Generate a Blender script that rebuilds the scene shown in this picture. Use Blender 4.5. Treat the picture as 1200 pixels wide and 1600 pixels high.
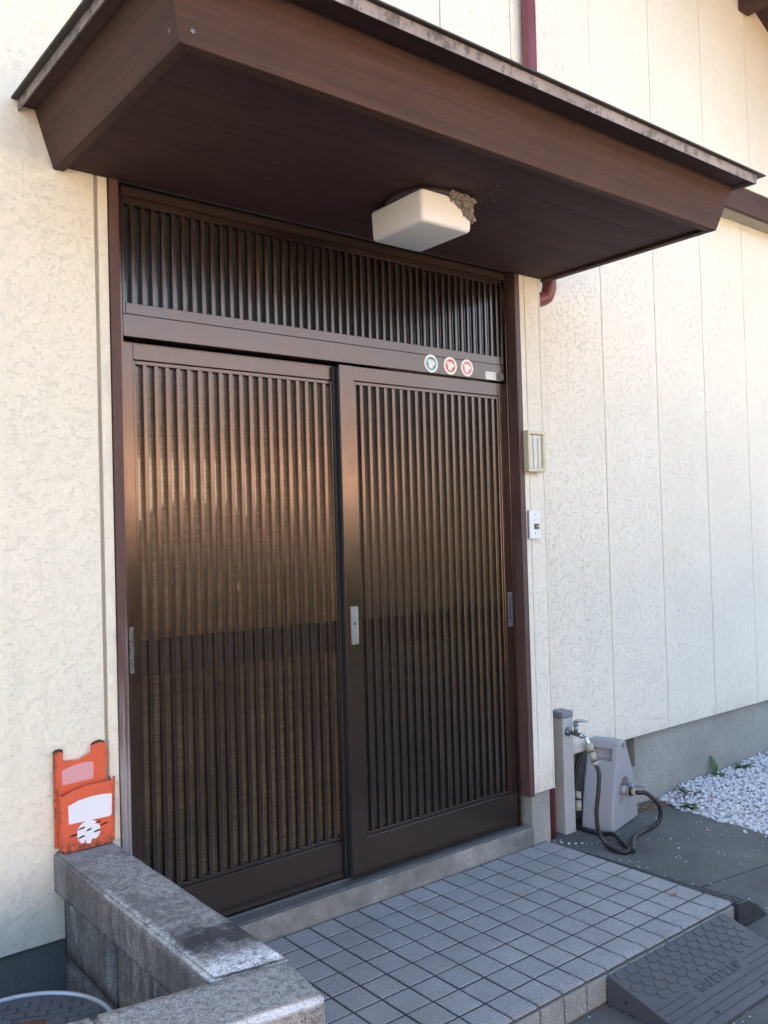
import bpy, bmesh, math, random
from mathutils import Vector, Matrix, noise
random.seed(7)
for o in list(bpy.data.objects): bpy.data.objects.remove(o)
S = bpy.context.scene
COL = S.collection
R = math.radians

# ------------------------------------------------------------------ camera
cam_d = bpy.data.cameras.new('camera'); cam = bpy.data.objects.new('camera', cam_d); COL.objects.link(cam)
yaw, pitch, roll = R(38.79), R(1.245), R(-1.587)
fwd = Vector((math.sin(yaw)*math.cos(pitch), math.cos(yaw)*math.cos(pitch), math.sin(pitch)))
rt = Vector((math.cos(yaw), -math.sin(yaw), 0)); up = rt.cross(fwd)
r2 = rt*math.cos(roll)+up*math.sin(roll); u2 = -rt*math.sin(roll)+up*math.cos(roll)
M = Matrix((r2, u2, -fwd)).transposed().to_4x4(); M.translation = Vector((-1.0225, -2.5528, 1.3413))
cam.matrix_world = M
cam_d.sensor_width = 36; cam_d.sensor_fit = 'AUTO'; cam_d.lens = 1379.8/1600*36
cam_d.clip_start = 0.02; cam_d.clip_end = 500
S.camera = cam

# ------------------------------------------------------------------ world, sun, exposure
SUN_EL, SUN_AZ = R(38), R(12)          # sun stands behind the house, which shades its own front
w = bpy.data.worlds.new('World'); S.world = w; w.use_nodes = True
nt = w.node_tree; nt.nodes.clear()
sky = nt.nodes.new('ShaderNodeTexSky'); sky.sky_type = 'NISHITA'; sky.sun_disc = False
sky.sun_elevation = SUN_EL; sky.sun_rotation = SUN_AZ; sky.air_density = 1.0; sky.dust_density = 5.0; sky.ozone_density = .4
bg = nt.nodes.new('ShaderNodeBackground'); bg.inputs[1].default_value = 0.15
wo = nt.nodes.new('ShaderNodeOutputWorld')
nt.links.new(sky.outputs[0], bg.inputs[0]); nt.links.new(bg.outputs[0], wo.inputs[0])
sd = bpy.data.lights.new('sun', 'SUN'); sd.energy = 5.0; sd.angle = R(0.5); sd.color = (1, .93, .82)
so = bpy.data.objects.new('sun', sd); COL.objects.link(so)
sdir = Vector((math.sin(SUN_AZ)*math.cos(SUN_EL), math.cos(SUN_AZ)*math.cos(SUN_EL), math.sin(SUN_EL)))
so.rotation_euler = (-sdir).to_track_quat('-Z', 'Y').to_euler(); so.location = (0, 12, 14)
S.view_settings.view_transform = 'Standard'; S.view_settings.look = 'None'
S.view_settings.gamma = 1; S.view_settings.use_curve_mapping = False
S.view_settings.exposure = 2.72

# ------------------------------------------------------------------ material helpers
class NT:
    def __init__(s, name):
        s.m = bpy.data.materials.new(name); s.m.use_nodes = True
        s.t = s.m.node_tree; s.b = s.t.nodes['Principled BSDF']; s.L = s.t.links
        s.co = None
    def n(s, typ, **kw):
        x = s.t.nodes.new(typ)
        for k, v in kw.items():
            if k[0] == 'i' and k[1:].isdigit(): s.set(x.inputs[int(k[1:])], v)
            else: setattr(x, k, v)
        return x
    def set(s, inp, v):
        if isinstance(v, bpy.types.NodeSocket): s.L.new(v, inp)
        else:
            if isinstance(v, (tuple, list)) and len(v) == 3 and inp.type == 'RGBA': v = (*v, 1)
            inp.default_value = v
    def pos(s, scale=(1, 1, 1), obj=False):
        if obj: src = s.n('ShaderNodeTexCoord').outputs['Object']
        else: src = s.n('ShaderNodeNewGeometry').outputs['Position']
        if scale != (1, 1, 1):
            mp = s.n('ShaderNodeMapping'); s.L.new(src, mp.inputs[0]); mp.inputs['Scale'].default_value = scale
            src = mp.outputs[0]
        return src
    def noise(s, scale, detail=4, rough=.55, vec=None, dist=0):
        x = s.n('ShaderNodeTexNoise'); x.inputs['Scale'].default_value = scale; x.inputs['Detail'].default_value = detail
        x.inputs['Roughness'].default_value = rough; x.inputs['Distortion'].default_value = dist
        s.L.new(vec if vec is not None else s.pos(), x.inputs['Vector']); return x.outputs['Fac']
    def voro(s, scale, vec=None, feature='F1', out='Distance', rnd=1):
        x = s.n('ShaderNodeTexVoronoi'); x.feature = feature; x.inputs['Scale'].default_value = scale
        x.inputs['Randomness'].default_value = rnd
        s.L.new(vec if vec is not None else s.pos(), x.inputs['Vector']); return x.outputs[out]
    def ramp(s, f, pts, interp='LINEAR'):
        x = s.n('ShaderNodeValToRGB'); s.L.new(f, x.inputs[0]); cr = x.color_ramp; cr.interpolation = interp
        while len(cr.elements) < len(pts): cr.elements.new(.5)
        for e, (p, c) in zip(cr.elements, pts):
            e.position = p; e.color = (c, c, c, 1) if isinstance(c, (int, float)) else (*c, 1)
        return x.outputs[0]
    def mix(s, f, a, b, mode='MIX'):
        x = s.n('ShaderNodeMix', data_type='RGBA', blend_type=mode)
        s.set(x.inputs[0], f); s.set(x.inputs[6], a); s.set(x.inputs[7], b); return x.outputs[2]
    def math(s, op, a, b=0.0, clamp=False):
        x = s.n('ShaderNodeMath', operation=op); x.use_clamp = clamp
        s.set(x.inputs[0], a); s.set(x.inputs[1], b); return x.outputs[0]
    def sep(s, vec):
        x = s.n('ShaderNodeSeparateXYZ'); s.L.new(vec, x.inputs[0]); return x.outputs
    def bump(s, h, strength=.5, dist=.01, prev=None):
        x = s.n('ShaderNodeBump'); x.inputs['Strength'].default_value = strength; x.inputs['Distance'].default_value = dist
        s.L.new(h, x.inputs['Height'])
        if prev is not None: s.L.new(prev, x.inputs['Normal'])
        return x.outputs[0]
    def out(s, base=None, rough=None, metal=None, normal=None, **kw):
        if base is not None: s.set(s.b.inputs['Base Color'], base)
        if rough is not None: s.set(s.b.inputs['Roughness'], rough)
        if metal is not None: s.set(s.b.inputs['Metallic'], metal)
        if normal is not None: s.L.new(normal, s.b.inputs['Normal'])
        for k, v in kw.items(): s.set(s.b.inputs[k.replace('_', ' ')], v)
        return s.m

def plain(name, c, rough=.5, metal=0, var=.15, scale=20, bump=0, bscale=200, bdist=.001, **kw):
    t = NT(name); p = t.pos()
    f = t.noise(scale, 5, .6, p)
    col = t.mix(f, tuple(v*(1-var) for v in c), tuple(min(1, v*(1+var)) for v in c))
    rr = t.ramp(t.noise(scale*3, 4, .6, p), [(0.25, max(0.02, rough-.08)), (.75, min(1, rough+.08))])
    nrm = t.bump(t.noise(bscale, 3, .6, p), bump, bdist) if bump else None
    return t.out(col, rr, metal, nrm, **kw)

def stucco(name, c, rel, stain=True, rough_chip=False):
    t = NT(name); p = t.pos()
    big = t.noise(1.7, 5, .6, p); fine = t.noise(60, 4, .6, p)
    col = t.mix(t.ramp(big, [(.35, 0.0), (.7, 1.0)]), tuple(v*.94 for v in c), c)
    col = t.mix(t.ramp(fine, [(.3, .25), (.55, 0.0)]), col, tuple(v*.72 for v in c))
    if stain:     # soffit bounce and shade painted in tan below the verge, and dirt along the foot of the siding
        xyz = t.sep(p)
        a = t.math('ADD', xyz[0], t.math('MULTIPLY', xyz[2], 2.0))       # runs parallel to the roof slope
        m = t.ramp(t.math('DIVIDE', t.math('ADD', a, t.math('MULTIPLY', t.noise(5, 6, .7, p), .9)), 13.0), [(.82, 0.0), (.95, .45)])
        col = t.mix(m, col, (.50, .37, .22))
        foot = t.math('ADD', xyz[2], t.math('MULTIPLY', t.noise(7, 6, .7, p), .5))
        col = t.mix(t.ramp(foot, [(.45, .30), (.62, 0.0)]), col, (.36, .33, .27))
        st = t.noise(1, 5, .65, t.pos((9, 9, .7)))
        col = t.mix(t.ramp(st, [(.58, 0.0), (.8, .16)]), col, (.33, .29, .22))
    if rough_chip:    # split-stone plaster: scattered chips over a sandy ground
        pit = t.ramp(t.noise(30, 7, .66, t.pos((1, 1, 1.35))), [(.545, 0.0), (.61, 1.0)])
        pit = t.math('MAXIMUM', pit, t.math('MULTIPLY', t.ramp(t.noise(70, 6, .66, p), [(.56, 0.0), (.62, 1.0)]), .6))
        grain = t.noise(85, 5, .7, p); wave = t.noise(9, 5, .6, p)
        h = t.math('SUBTRACT', t.math('ADD', t.math('MULTIPLY', grain, .34), t.math('MULTIPLY', wave, .6)), t.math('MULTIPLY', pit, .36))
    else:             # pressed siding: small scattered pits
        pit = t.ramp(t.noise(58, 6, .64, t.pos((1, 1, 1.2))), [(.555, 0.0), (.62, 1.0)])
        grain = t.noise(110, 5, .7, p); wave = t.noise(7, 4, .6, p)
        h = t.math('SUBTRACT', t.math('ADD', t.math('MULTIPLY', grain, .30), t.math('MULTIPLY', wave, .35)), t.math('MULTIPLY', pit, .34))
    col = t.mix(t.math('MULTIPLY', pit, .07), col, (.50, .45, .35))      # pits tinted slightly browner
    return t.out(col, .85, 0, t.bump(h, rel, .011), Specular_IOR_Level=.25)

def wood(name, c1, c2, axis, rough=.55, ring=70, bump=.5, grey=0):
    t = NT(name)
    sc = [ring]*3; sc['xyz'.index(axis)] = 1.2
    v = t.pos(tuple(sc)); f = t.noise(1, 5, .6, v, .3)
    sc2 = [ring*4]*3; sc2['xyz'.index(axis)] = 4
    g = t.noise(1, 4, .6, t.pos(tuple(sc2)))
    blot = t.noise(2.2, 5, .6)
    col = t.mix(t.ramp(f, [(.3, 0.0), (.7, 1.0)]), c1, c2)
    col = t.mix(t.ramp(blot, [(.35, .45), (.7, 0.0)]), col, tuple(v*.55 for v in c1))
    if grey: col = t.mix(t.ramp(g, [(.45, 0.0), (.7, grey)]), col, (.30, .27, .25))
    h = t.math('ADD', f, t.math('MULTIPLY', g, .5))
    return t.out(col, t.ramp(g, [(.2, rough-.1), (.8, rough+.15)]), 0, t.bump(h, bump, .002))

def concrete(name, c, stain=.5, rel=.4, lichen=0, speck=0, scale=3.0):
    t = NT(name); p = t.pos()
    f = t.noise(scale, 7, .65, p); g = t.noise(90, 4, .65, p)
    col = t.mix(t.ramp(f, [(.3, 0.0), (.7, 1.0)]), tuple(v*(1-stain) for v in c), tuple(v*(1+stain*.35) for v in c))
    col = t.mix(t.ramp(g, [(.3, .5), (.6, 0.0)]), col, tuple(v*.5 for v in c))
    if speck:
        s = t.voro(75, p, 'F1', 'Color'); sv = t.sep(s)[0]
        d = t.voro(75, p, 'F1')
        k = t.math('MULTIPLY', t.math('GREATER_THAN', sv, 1-speck), t.math('LESS_THAN', d, .26))
        col = t.mix(k, col, (.62, .62, .58))
    h = t.math('ADD', t.math('MULTIPLY', f, .4), g)
    return t.out(col, .88, 0, t.bump(h, rel, .004), Specular_IOR_Level=.3)

# ------------------------------------------------------------------ materials
CREAM = (.76, .68, .54)
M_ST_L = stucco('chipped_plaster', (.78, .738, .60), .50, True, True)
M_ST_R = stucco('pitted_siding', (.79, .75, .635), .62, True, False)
M_GAP = plain('joint_filler', (.30, .27, .21), .9)
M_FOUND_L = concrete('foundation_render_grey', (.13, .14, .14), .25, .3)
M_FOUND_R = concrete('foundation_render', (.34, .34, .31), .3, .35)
M_SILLC = concrete('sill_concrete', (.265, .265, .245), .6, .5, scale=6)
M_FASCIA_X = wood('stained_fascia', (.044, .0175, .011), (.094, .039, .024), 'x', .72, 75, 1.0)
M_FASCIA_Y = wood('stained_fascia_side', (.044, .0175, .011), (.094, .039, .024), 'y', .72, 75, 1.0)
M_SOFFIT = wood('soffit_wood', (.050, .020, .017), (.070, .030, .026), 'x', .8, 40, .3)
M_TRIM = wood('door_trim_wood', (.065, .028, .022), (.10, .048, .038), 'z', .5, 90, .6, .25)
def worn_trim():
    t = NT('weathered_trim_wood'); z = t.sep(t.pos())[2]
    f = t.noise(1, 5, .65, t.pos((90, 90, 2.2))); g = t.noise(1, 4, .6, t.pos((260, 260, 5)))
    col = t.mix(f, (.060, .026, .020), (.11, .052, .042))
    bare = t.mix(g, (.20, .175, .165), (.42, .39, .38))
    m = t.ramp(t.math('ADD', z, t.math('MULTIPLY', t.math('SUBTRACT', f, .5), 2.6)), [(.30, .95), (1.0, 0.0)])
    return t.out(t.mix(m, col, bare), .65, 0, t.bump(f, .8, .002))
M_TRIM_W = worn_trim()
M_BEAM = wood('dark_beam_wood', (.055, .024, .019), (.090, .041, .032), 'x', .75, 50, .5)

def alu_bronze(k=1.0, nm='bronze_aluminium'):
    t = NT(nm); p = t.pos()
    f = t.noise(3, 5, .6, p); st = t.noise(1, 4, .6, t.pos((120, 120, 1.5)))
    col = t.mix(f, tuple(v*k for v in (.128, .092, .077)), tuple(v*k for v in (.160, .115, .095)))
    col = t.mix(t.ramp(st, [(.55, 0.0), (.85, .25)]), col, (.22, .17, .14))
    rg = t.ramp(t.noise(14, 5, .65, p), [(.25, .19), (.75, .27)])
    return t.out(col, rg, .92, t.bump(st, .05, .001))
M_ALU = alu_bronze(); M_ALU_D = plain('dark_bronze_rail', (.026, .021, .020), .5); M_HEAD = plain('dark_head_board', (.034, .022, .018), .85, Specular_IOR_Level=.15)
M_DARKALU = plain('dark_rubber_seal', (.02, .02, .02), .5)
M_DULL = plain('dull_grey_metal', (.16, .17, .185), .5, .5, .15, 40)
M_STEEL = plain('satin_steel', (.42, .44, .46), .35, .85, .12, 30)
M_RAIL = plain('weathered_alu_rail', (.17, .175, .17), .45, .6, .25, 25)
M_BLACK = plain('black_plastic', (.012, .012, .013), .45)
M_ZINC = None
def drip():
    t = NT('weathered_sheet_metal'); p = t.pos()
    f = t.noise(5, 7, .7, p); st = t.noise(22, 6, .7, p)
    col = t.mix(t.ramp(f, [(.35, 0.0), (.65, 1.0)]), (.20, .165, .145), (.33, .27, .245))
    col = t.mix(t.ramp(st, [(.50, 0.0), (.60, .85)]), col, (.075, .065, .058))
    return t.out(col, .5, .25, t.bump(st, .2, .002))
M_DRIP = drip()
M_ROOF = plain('roof_sheet_brown', (.055, .05, .042), .6, .2, .3)
M_PIPE = plain('wine_red_downpipe', (.16, .040, .045), .38, 0, .25, 6, .1, 60)

def glass(name, base, warm=False, spec=.5, reed=False):
    t = NT(name); p = t.pos()
    if reed:      # reeded pane over a slatted bamboo blind hanging indoors
        sl = t.noise(1, 4, .65, t.pos((5, 5, 130)))
        bl = t.noise(2.2, 4, .6, t.pos((1.6, 1, .8)))
        col = t.mix(t.ramp(sl, [(.35, 0.0), (.7, 1.0)]), (.075, .057, .034), (.165, .124, .073))
        col = t.mix(t.ramp(bl, [(.35, .8), (.62, .15)]), col, (.035, .030, .022))
    else:
        col = t.mix(t.noise(2.5, 4, .6, p), tuple(v*.6 for v in base), tuple(v*1.3 for v in base))
    h = t.math('ADD', t.noise(45, 4, .6, p, .6), t.math('MULTIPLY', t.noise(140, 2, .5, p), .4))
    return t.out(col, .09, 0, t.bump(h, .26, .004), IOR=1.5, Specular_IOR_Level=spec, Coat_Weight=1.0, Coat_Roughness=.03)
M_GL_L = glass('figured_glass_blind', (.05, .045, .035), True, .5, True)
M_GL_R = glass('figured_glass_dark', (.038, .045, .042))
M_GL_T = glass('transom_glass_dark', (.034, .040, .041))

def tile_mat(name, base, face=False):
    t = NT(name); p = t.pos()
    rnd = t.n('ShaderNodeObjectInfo').outputs['Random']
    col = t.mix(rnd, tuple(v*.93 for v in base), tuple(v*1.07 for v in base))
    s1 = t.noise(330, 2, .5, p); s2 = t.noise(250, 2, .5, t.pos((1.1, .93, 1)))
    col = t.mix(t.ramp(s1, [(.34, .9), (.46, 0.0)]), col, (.085, .09, .10))
    col = t.mix(t.ramp(s2, [(.57, 0.0), (.68, .8)]), col, (.60, .60, .60))
    dirt = t.noise(4, 7, .68, p)
    col = t.mix(t.ramp(dirt, [(.42, 0.0), (.72, .5)]), col, (.17, .165, .15))
    return t.out(col, t.ramp(dirt, [(.3, .52), (.7, .72)]), 0, t.bump(s1, .12, .0008), Specular_IOR_Level=.4)
M_TILE = tile_mat('speckled_porcelain', (.288, .290, .294))
M_RISER = tile_mat('riser_porcelain', (.25, .262, .25))
M_GROUT = concrete('dark_grout', (.055, .057, .06), .35, .3, scale=14)
M_GROUT2 = concrete('riser_mortar', (.22, .20, .165), .35, .5, scale=14)

def rough_block(name, kind):
    t = NT(name); p = t.pos(); xyz = t.sep(p)
    f = t.noise(6.5, 9, .72, p, .4); g0 = t.noise(300, 3, .75, p); g1 = t.noise(60, 5, .7, p); g = t.math('ADD', t.math('MULTIPLY', g0, .62), t.math('MULTIPLY', g1, .38)); gg = t.noise(260, 2, .6, p)
    base = t.mix(t.ramp(g, [(.40, 0.0), (.60, 1.0)]), (.10, .097, .092), (.43, .415, .39))
    # black lichen in blotches
    lich = t.ramp(f, [(.45, 0.0), (.55, 1.0)] if kind != 'front' else [(.62, 0.0), (.85, .6)])
    base = t.mix(t.math('MULTIPLY', lich, .5), base, t.mix(g, (.025, .025, .027), (.12, .118, .118)))
    if kind == 'body':
        st = t.noise(1, 6, .7, t.pos((26, 26, 2.2)))
        base = t.mix(t.ramp(st, [(.35, .85), (.62, 0.0)]), base, (.055, .045, .042))
        base = t.mix(t.ramp(st, [(.62, 0.0), (.78, .6)]), base, (.42, .40, .37))
    if kind == 'side':
        # lime bloom: along the left arris and at the butt joint with the front arm
        wob = t.math('MULTIPLY', t.math('SUBTRACT', t.noise(34, 9, .8, p), .5), .24)
        d1 = t.math('ADD', t.math('ADD', t.math('ABSOLUTE', t.math('ADD', xyz[0], .194)), t.math('MULTIPLY', t.math('ABSOLUTE', t.math('SUBTRACT', xyz[2], .459)), .8)), t.math('MULTIPLY', wob, .35))
        m1 = t.math('MULTIPLY', t.ramp(d1, [(.004, 1.0), (.022, 0.0)]), t.ramp(t.math('MULTIPLY', xyz[1], -1.0), [(.25, 0.0), (.5, .8), (.9, 1.0)]))
        yb = t.math('ADD', xyz[1], t.math('MULTIPLY', xyz[0], .158))
        d2 = t.math('ADD', t.math('ABSOLUTE', t.math('ADD', yb, .945)), wob)
        m2 = t.ramp(d2, [(.012, 1.0), (.065, 0.0)])
        d3 = t.math('ADD', t.math('ABSOLUTE', t.math('ADD', yb, .80)), t.math('MULTIPLY', wob, 1.3))
        dk = t.ramp(d3, [(.02, .9), (.10, 0.0)])
        top = t.math('GREATER_THAN', t.sep(t.n('ShaderNodeNewGeometry').outputs['Normal'])[2], .3)
        base = t.mix(t.math('MULTIPLY', dk, top), base, (.032, .030, .032))
        m = t.math('MAXIMUM', m1, t.math('MULTIPLY', m2, top))
        m = t.math('MULTIPLY', m, t.ramp(g, [(.40, .05), (.56, .95)]), True)
        base = t.mix(t.math('MULTIPLY', m, .8), base, (.78, .79, .80))
        sdm = t.math('SUBTRACT', 1.0, top)
        stv = t.noise(1, 6, .7, t.pos((30, 30, 4)))
        base = t.mix(t.math('MULTIPLY', sdm, t.ramp(stv, [(.3, .8), (.62, .15)])), base, (.075, .058, .052))
        low = t.ramp(t.math('MULTIPLY', xyz[1], -1.0), [(.02, .55), (.12, 0.0)])     # fresh mortar patch by the house wall
        base = t.mix(low, base, (.36, .36, .35))
    if kind == 'front':
        # pale lime line along the front arris
        yb = t.math('ADD', xyz[1], t.math('MULTIPLY', xyz[0], .158))
        wob = t.math('MULTIPLY', t.math('SUBTRACT', t.noise(30, 6, .75, p), .5), .03)
        d = t.math('ADD', t.math('ADD', t.math('ABSOLUTE', t.math('ADD', yb, 1.156)), t.math('MULTIPLY', t.math('ABSOLUTE', t.math('SUBTRACT', xyz[2], .459)), .9)), wob)
        m = t.math('MULTIPLY', t.ramp(d, [(.003, 1.0), (.012, 0.0)]), t.ramp(gg, [(.3, .2), (.55, .9)]))
        base = t.mix(m, base, (.78, .78, .78))
    h = t.math('ADD', t.math('MULTIPLY', g, 1.0), t.math('MULTIPLY', f, .6))
    return t.out(base, .92, 0, t.bump(h, .8, .004), Specular_IOR_Level=.25)
M_CAP_S = rough_block('mottled_coping_concrete', 'side')
M_CAP_F = rough_block('gritty_coping_concrete', 'front')
M_BLOCK = rough_block('streaked_block_concrete', 'body')
M_MORTAR = concrete('pale_mortar', (.25, .24, .22), .4, .5, scale=9)

M_ASPH = concrete('ground_concrete_dark', (.125, .125, .117), .5, .5, speck=.05, scale=2.2)
M_EARTH = concrete('ground_earth', (.075, .066, .055), .4, .8, scale=4)
M_GRAVELBED = concrete('gravel_bed', (.40, .40, .41), .3, .5, scale=20)
M_RUB = plain('grey_rubber', (.056, .060, .070), .62, 0, .18, 9, .25, 240, .001)
M_RUBD = plain('black_rubber', (.030, .032, .036), .7, 0, .3, 14, .3, 200, .001)
M_PLG = plain('grey_plastic', (.30, .295, .315), .5, 0, .06, 8, .05, 300)
M_PLG2 = plain('light_grey_post', (.40, .395, .38), .45, 0, .07, 6)
M_PLCAP = plain('dark_grey_cap', (.20, .205, .225), .5, 0, .1)
M_CHROME = plain('chrome', (.62, .64, .66), .12, 1.0, .05)
M_DCHROME = plain('dull_chrome', (.28, .30, .31), .3, .9, .15)
M_BEIGE = plain('beige_plastic', (.36, .335, .25), .5, 0, .1, 30)
M_HOSE = plain('dark_hose_rubber', (.018, .015, .016), .5, 0, .3, 30)
M_OPAL = plain('opal_glass', (.84, .86, .85), .5, 0, .01, 3)
M_NEST = plain('dry_mud', (.27, .245, .205), .95, 0, .35, 120, .8, 160, .003)
M_LPLATE = plain('brown_black_plate', (.025, .021, .021), .45)
M_WHITE = plain('white_paint', (.70, .71, .73), .5, 0, .03)
M_PINK = plain('faded_pink_paint', (.60, .30, .31), .5, 0, .05)
M_BLUE = plain('sticker_blue', (.03, .30, .46), .4, 0, .05)
M_RED = plain('sticker_red', (.52, .10, .075), .4, 0, .08)
M_ROSE = plain('sticker_faded_red', (.58, .20, .22), .4, 0, .08)
M_STK = plain('sticker_paper', (.80, .77, .72), .45, 0, .03)
M_LABEL = plain('label_paper', (.66, .66, .60), .5, 0, .05)
M_OLIVE = plain('aged_beige_frame', (.56, .53, .36), .45, 0, .08, 30)
M_PAPER = plain('pale_name_card', (.62, .64, .60), .45, 0, .05)
M_SWITCH = plain('white_bell_plate', (.74, .76, .76), .4, 0, .03)
M_BUTTON = plain('bell_button_dark', (.09, .085, .08), .35, 0, .1)
M_LEAF = plain('weed_leaf', (.045, .095, .025), .55, 0, .4, 40)
M_DRY = plain('dead_leaf', (.24, .13, .055), .8, 0, .4, 60)
M_STONE = None
def stone():
    t = NT('white_pebble'); rnd = t.noise(55, 2, .5)
    f = t.noise(160, 4, .6)
    c = t.mix(t.ramp(rnd, [(.35, 0.0), (.7, 1.0)]), (.46, .465, .48), (.68, .69, .71))
    c = t.mix(t.ramp(f, [(.6, 0.0), (.8, .3)]), c, (.35, .34, .32))
    return t.out(c, .7, 0, t.bump(f, .2, .002))
M_STONE = stone()
def orange():
    t = NT('chipped_orange_enamel'); p = t.pos()
    f = t.noise(24, 7, .7, p); g = t.noise(85, 5, .7, p); xyz = t.sep(p)
    c = t.mix(t.noise(7, 4, .6, p), (.56, .085, .034), (.64, .115, .046))
    e1 = t.ramp(t.math('ADD', xyz[2], t.math('MULTIPLY', f, .05)), [(.475+.025, 1.0), (.475+.06, 0.0)])
    e2 = t.ramp(t.math('ADD', t.math('ABSOLUTE', t.math('ADD', xyz[0], .118)), t.math('MULTIPLY', t.math('SUBTRACT', f, .5), .05)), [(.066, 0.0), (.085, 1.0)])
    m = t.math('MULTIPLY', t.math('MAXIMUM', e1, e2), t.ramp(g, [(.42, 0.0), (.56, 1.0)]))
    c = t.mix(m, c, t.mix(g, (.03, .014, .010), (.16, .06, .03)))
    return t.out(c, .5, 0, t.bump(g, .15, .001))
M_ORANGE = orange()
M_CHIP = plain('bare_rusty_edge', (.050, .022, .014), .8, 0, .4, 60)
M_LIDP = concrete('lid_cast_concrete', (.11, .12, .135), .35, .4, scale=10)
M_RING = plain('lid_ring_metal', (.46, .49, .53), .4, .4, .12)
M_RUST = concrete('rusty_plate', (.16, .065, .035), .45, .5, scale=20)
M_HEDGE = plain('hedge_leaf', (.03, .05, .018), .8, 0, .5, 8)
M_NWALL = plain('tan_neighbour_wall', (.62, .48, .37), .8, 0, .1, 2)
M_NROOF = plain('neighbour_roof_tile', (.11, .09, .08), .6, 0, .2, 3)
M_INT = plain('dark_interior', (.03, .028, .025), .9)
M_CORE = plain('wall_sheathing', (.35, .31, .24), .9)

# ------------------------------------------------------------------ object helpers
def new(name, bm, mats, parent=None, smooth=False, bevel=0, seg=2):
    me = bpy.data.meshes.new(name); bm.to_mesh(me); bm.free()
    if not isinstance(mats, (list, tuple)): mats = [mats]
    for m in mats: me.materials.append(m)
    return link(name, me, parent, smooth, bevel, seg)
def link(name, me, parent=None, smooth=False, bevel=0, seg=2):
    o = bpy.data.objects.new(name, me); COL.objects.link(o)
    if parent is not None: o.parent = parent
    if smooth:
        for p in me.polygons: p.use_smooth = True
    if bevel:
        b = o.modifiers.new('bevel', 'BEVEL'); b.width = bevel; b.segments = seg; b.limit_method = 'ANGLE'; b.angle_limit = R(40)
    return o
def tag(o, label, cat, group=None, kind=None):
    if label: o['label'] = label
    if cat: o['category'] = cat
    if group: o['group'] = group
    if kind: o['kind'] = kind
    return o
def empty(name, loc, label, cat, group=None, rz=0):
    o = bpy.data.objects.new(name, None); COL.objects.link(o); o.location = loc; o.rotation_euler = (0, 0, rz)
    o.empty_display_size = .1
    return tag(o, label, cat, group)
def BM(): return bmesh.new()
def box(bm, x0, x1, y0, y1, z0, z1, mi=0):
    v = [bm.verts.new((x, y, z)) for z in (z0, z1) for y in (y0, y1) for x in (x0, x1)]
    for q in ((0, 2, 3, 1), (4, 5, 7, 6), (0, 1, 5, 4), (2, 6, 7, 3), (0, 4, 6, 2), (1, 3, 7, 5)):
        f = bm.faces.new([v[i] for i in q]); f.material_index = mi
    return bm
def prism(bm, pts, ax, a0, a1, mi=0):
    """pts in the two remaining axes (cyclic order), extruded along ax from a0 to a1"""
    def P(p, a):
        if ax == 'x': return (a, p[0], p[1])
        if ax == 'y': return (p[0], a, p[1])
        return (p[0], p[1], a)
    A = [bm.verts.new(P(p, a0)) for p in pts]; B = [bm.verts.new(P(p, a1)) for p in pts]
    n = len(pts); fs = [bm.faces.new(A), bm.faces.new(B)]
    for i in range(n): fs.append(bm.faces.new((A[i], A[(i+1) % n], B[(i+1) % n], B[i])))
    for f in fs: f.material_index = mi
    bmesh.ops.recalc_face_normals(bm, faces=fs); return bm
def hexa(bm, c8, mi=0):
    v = [bm.verts.new(c) for c in c8]; fs = []
    for q in ((0, 1, 2, 3), (4, 5, 6, 7), (0, 1, 5, 4), (1, 2, 6, 5), (2, 3, 7, 6), (3, 0, 4, 7)):
        fs.append(bm.faces.new([v[i] for i in q]))
    for f in fs: f.material_index = mi
    bmesh.ops.recalc_face_normals(bm, faces=fs); return bm
def cyl(bm, c, r, h, ax='z', n=24, r2=None, mi=0):
    r2 = r if r2 is None else r2
    e = {'x': (Vector((0, 1, 0)), Vector((0, 0, 1)), Vector((1, 0, 0))), 'y': (Vector((0, 0, 1)), Vector((1, 0, 0)), Vector((0, 1, 0))),
         'z': (Vector((1, 0, 0)), Vector((0, 1, 0)), Vector((0, 0, 1)))}[ax] if isinstance(ax, str) else frame(ax)
    c = Vector(c)
    A = [bm.verts.new(c+e[0]*r*math.cos(2*math.pi*i/n)+e[1]*r*math.sin(2*math.pi*i/n)) for i in range(n)]
    B = [bm.verts.new(c+e[2]*h+e[0]*r2*math.cos(2*math.pi*i/n)+e[1]*r2*math.sin(2*math.pi*i/n)) for i in range(n)]
    fs = [bm.faces.new(A[::-1]), bm.faces.new(B)]
    for i in range(n):
        f = bm.faces.new((A[i], A[(i+1) % n], B[(i+1) % n], B[i])); f.smooth = True; fs.append(f)
    for f in fs: f.material_index = mi
    return bm
def frame(d):
    d = Vector(d).normalized(); a = Vector((0, 0, 1)) if abs(d.z) < .9 else Vector((1, 0, 0))
    x = d.cross(a).normalized(); return (x, d.cross(x).normalized(), d)
def cat(pts, n=8):
    P = [Vector(p) for p in pts]; out = []
    Q = [P[0]*2-P[1]]+P+[P[-1]*2-P[-2]]
    for i in range(1, len(Q)-2):
        a, b, c, d = Q[i-1:i+3]
        for k in range(n):
            t = k/n
            out.append(.5*((2*b)+(c-a)*t+(2*a-5*b+4*c-d)*t*t+(3*b-a-3*c+d)*t**3))
    out.append(P[-1]); return out
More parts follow.
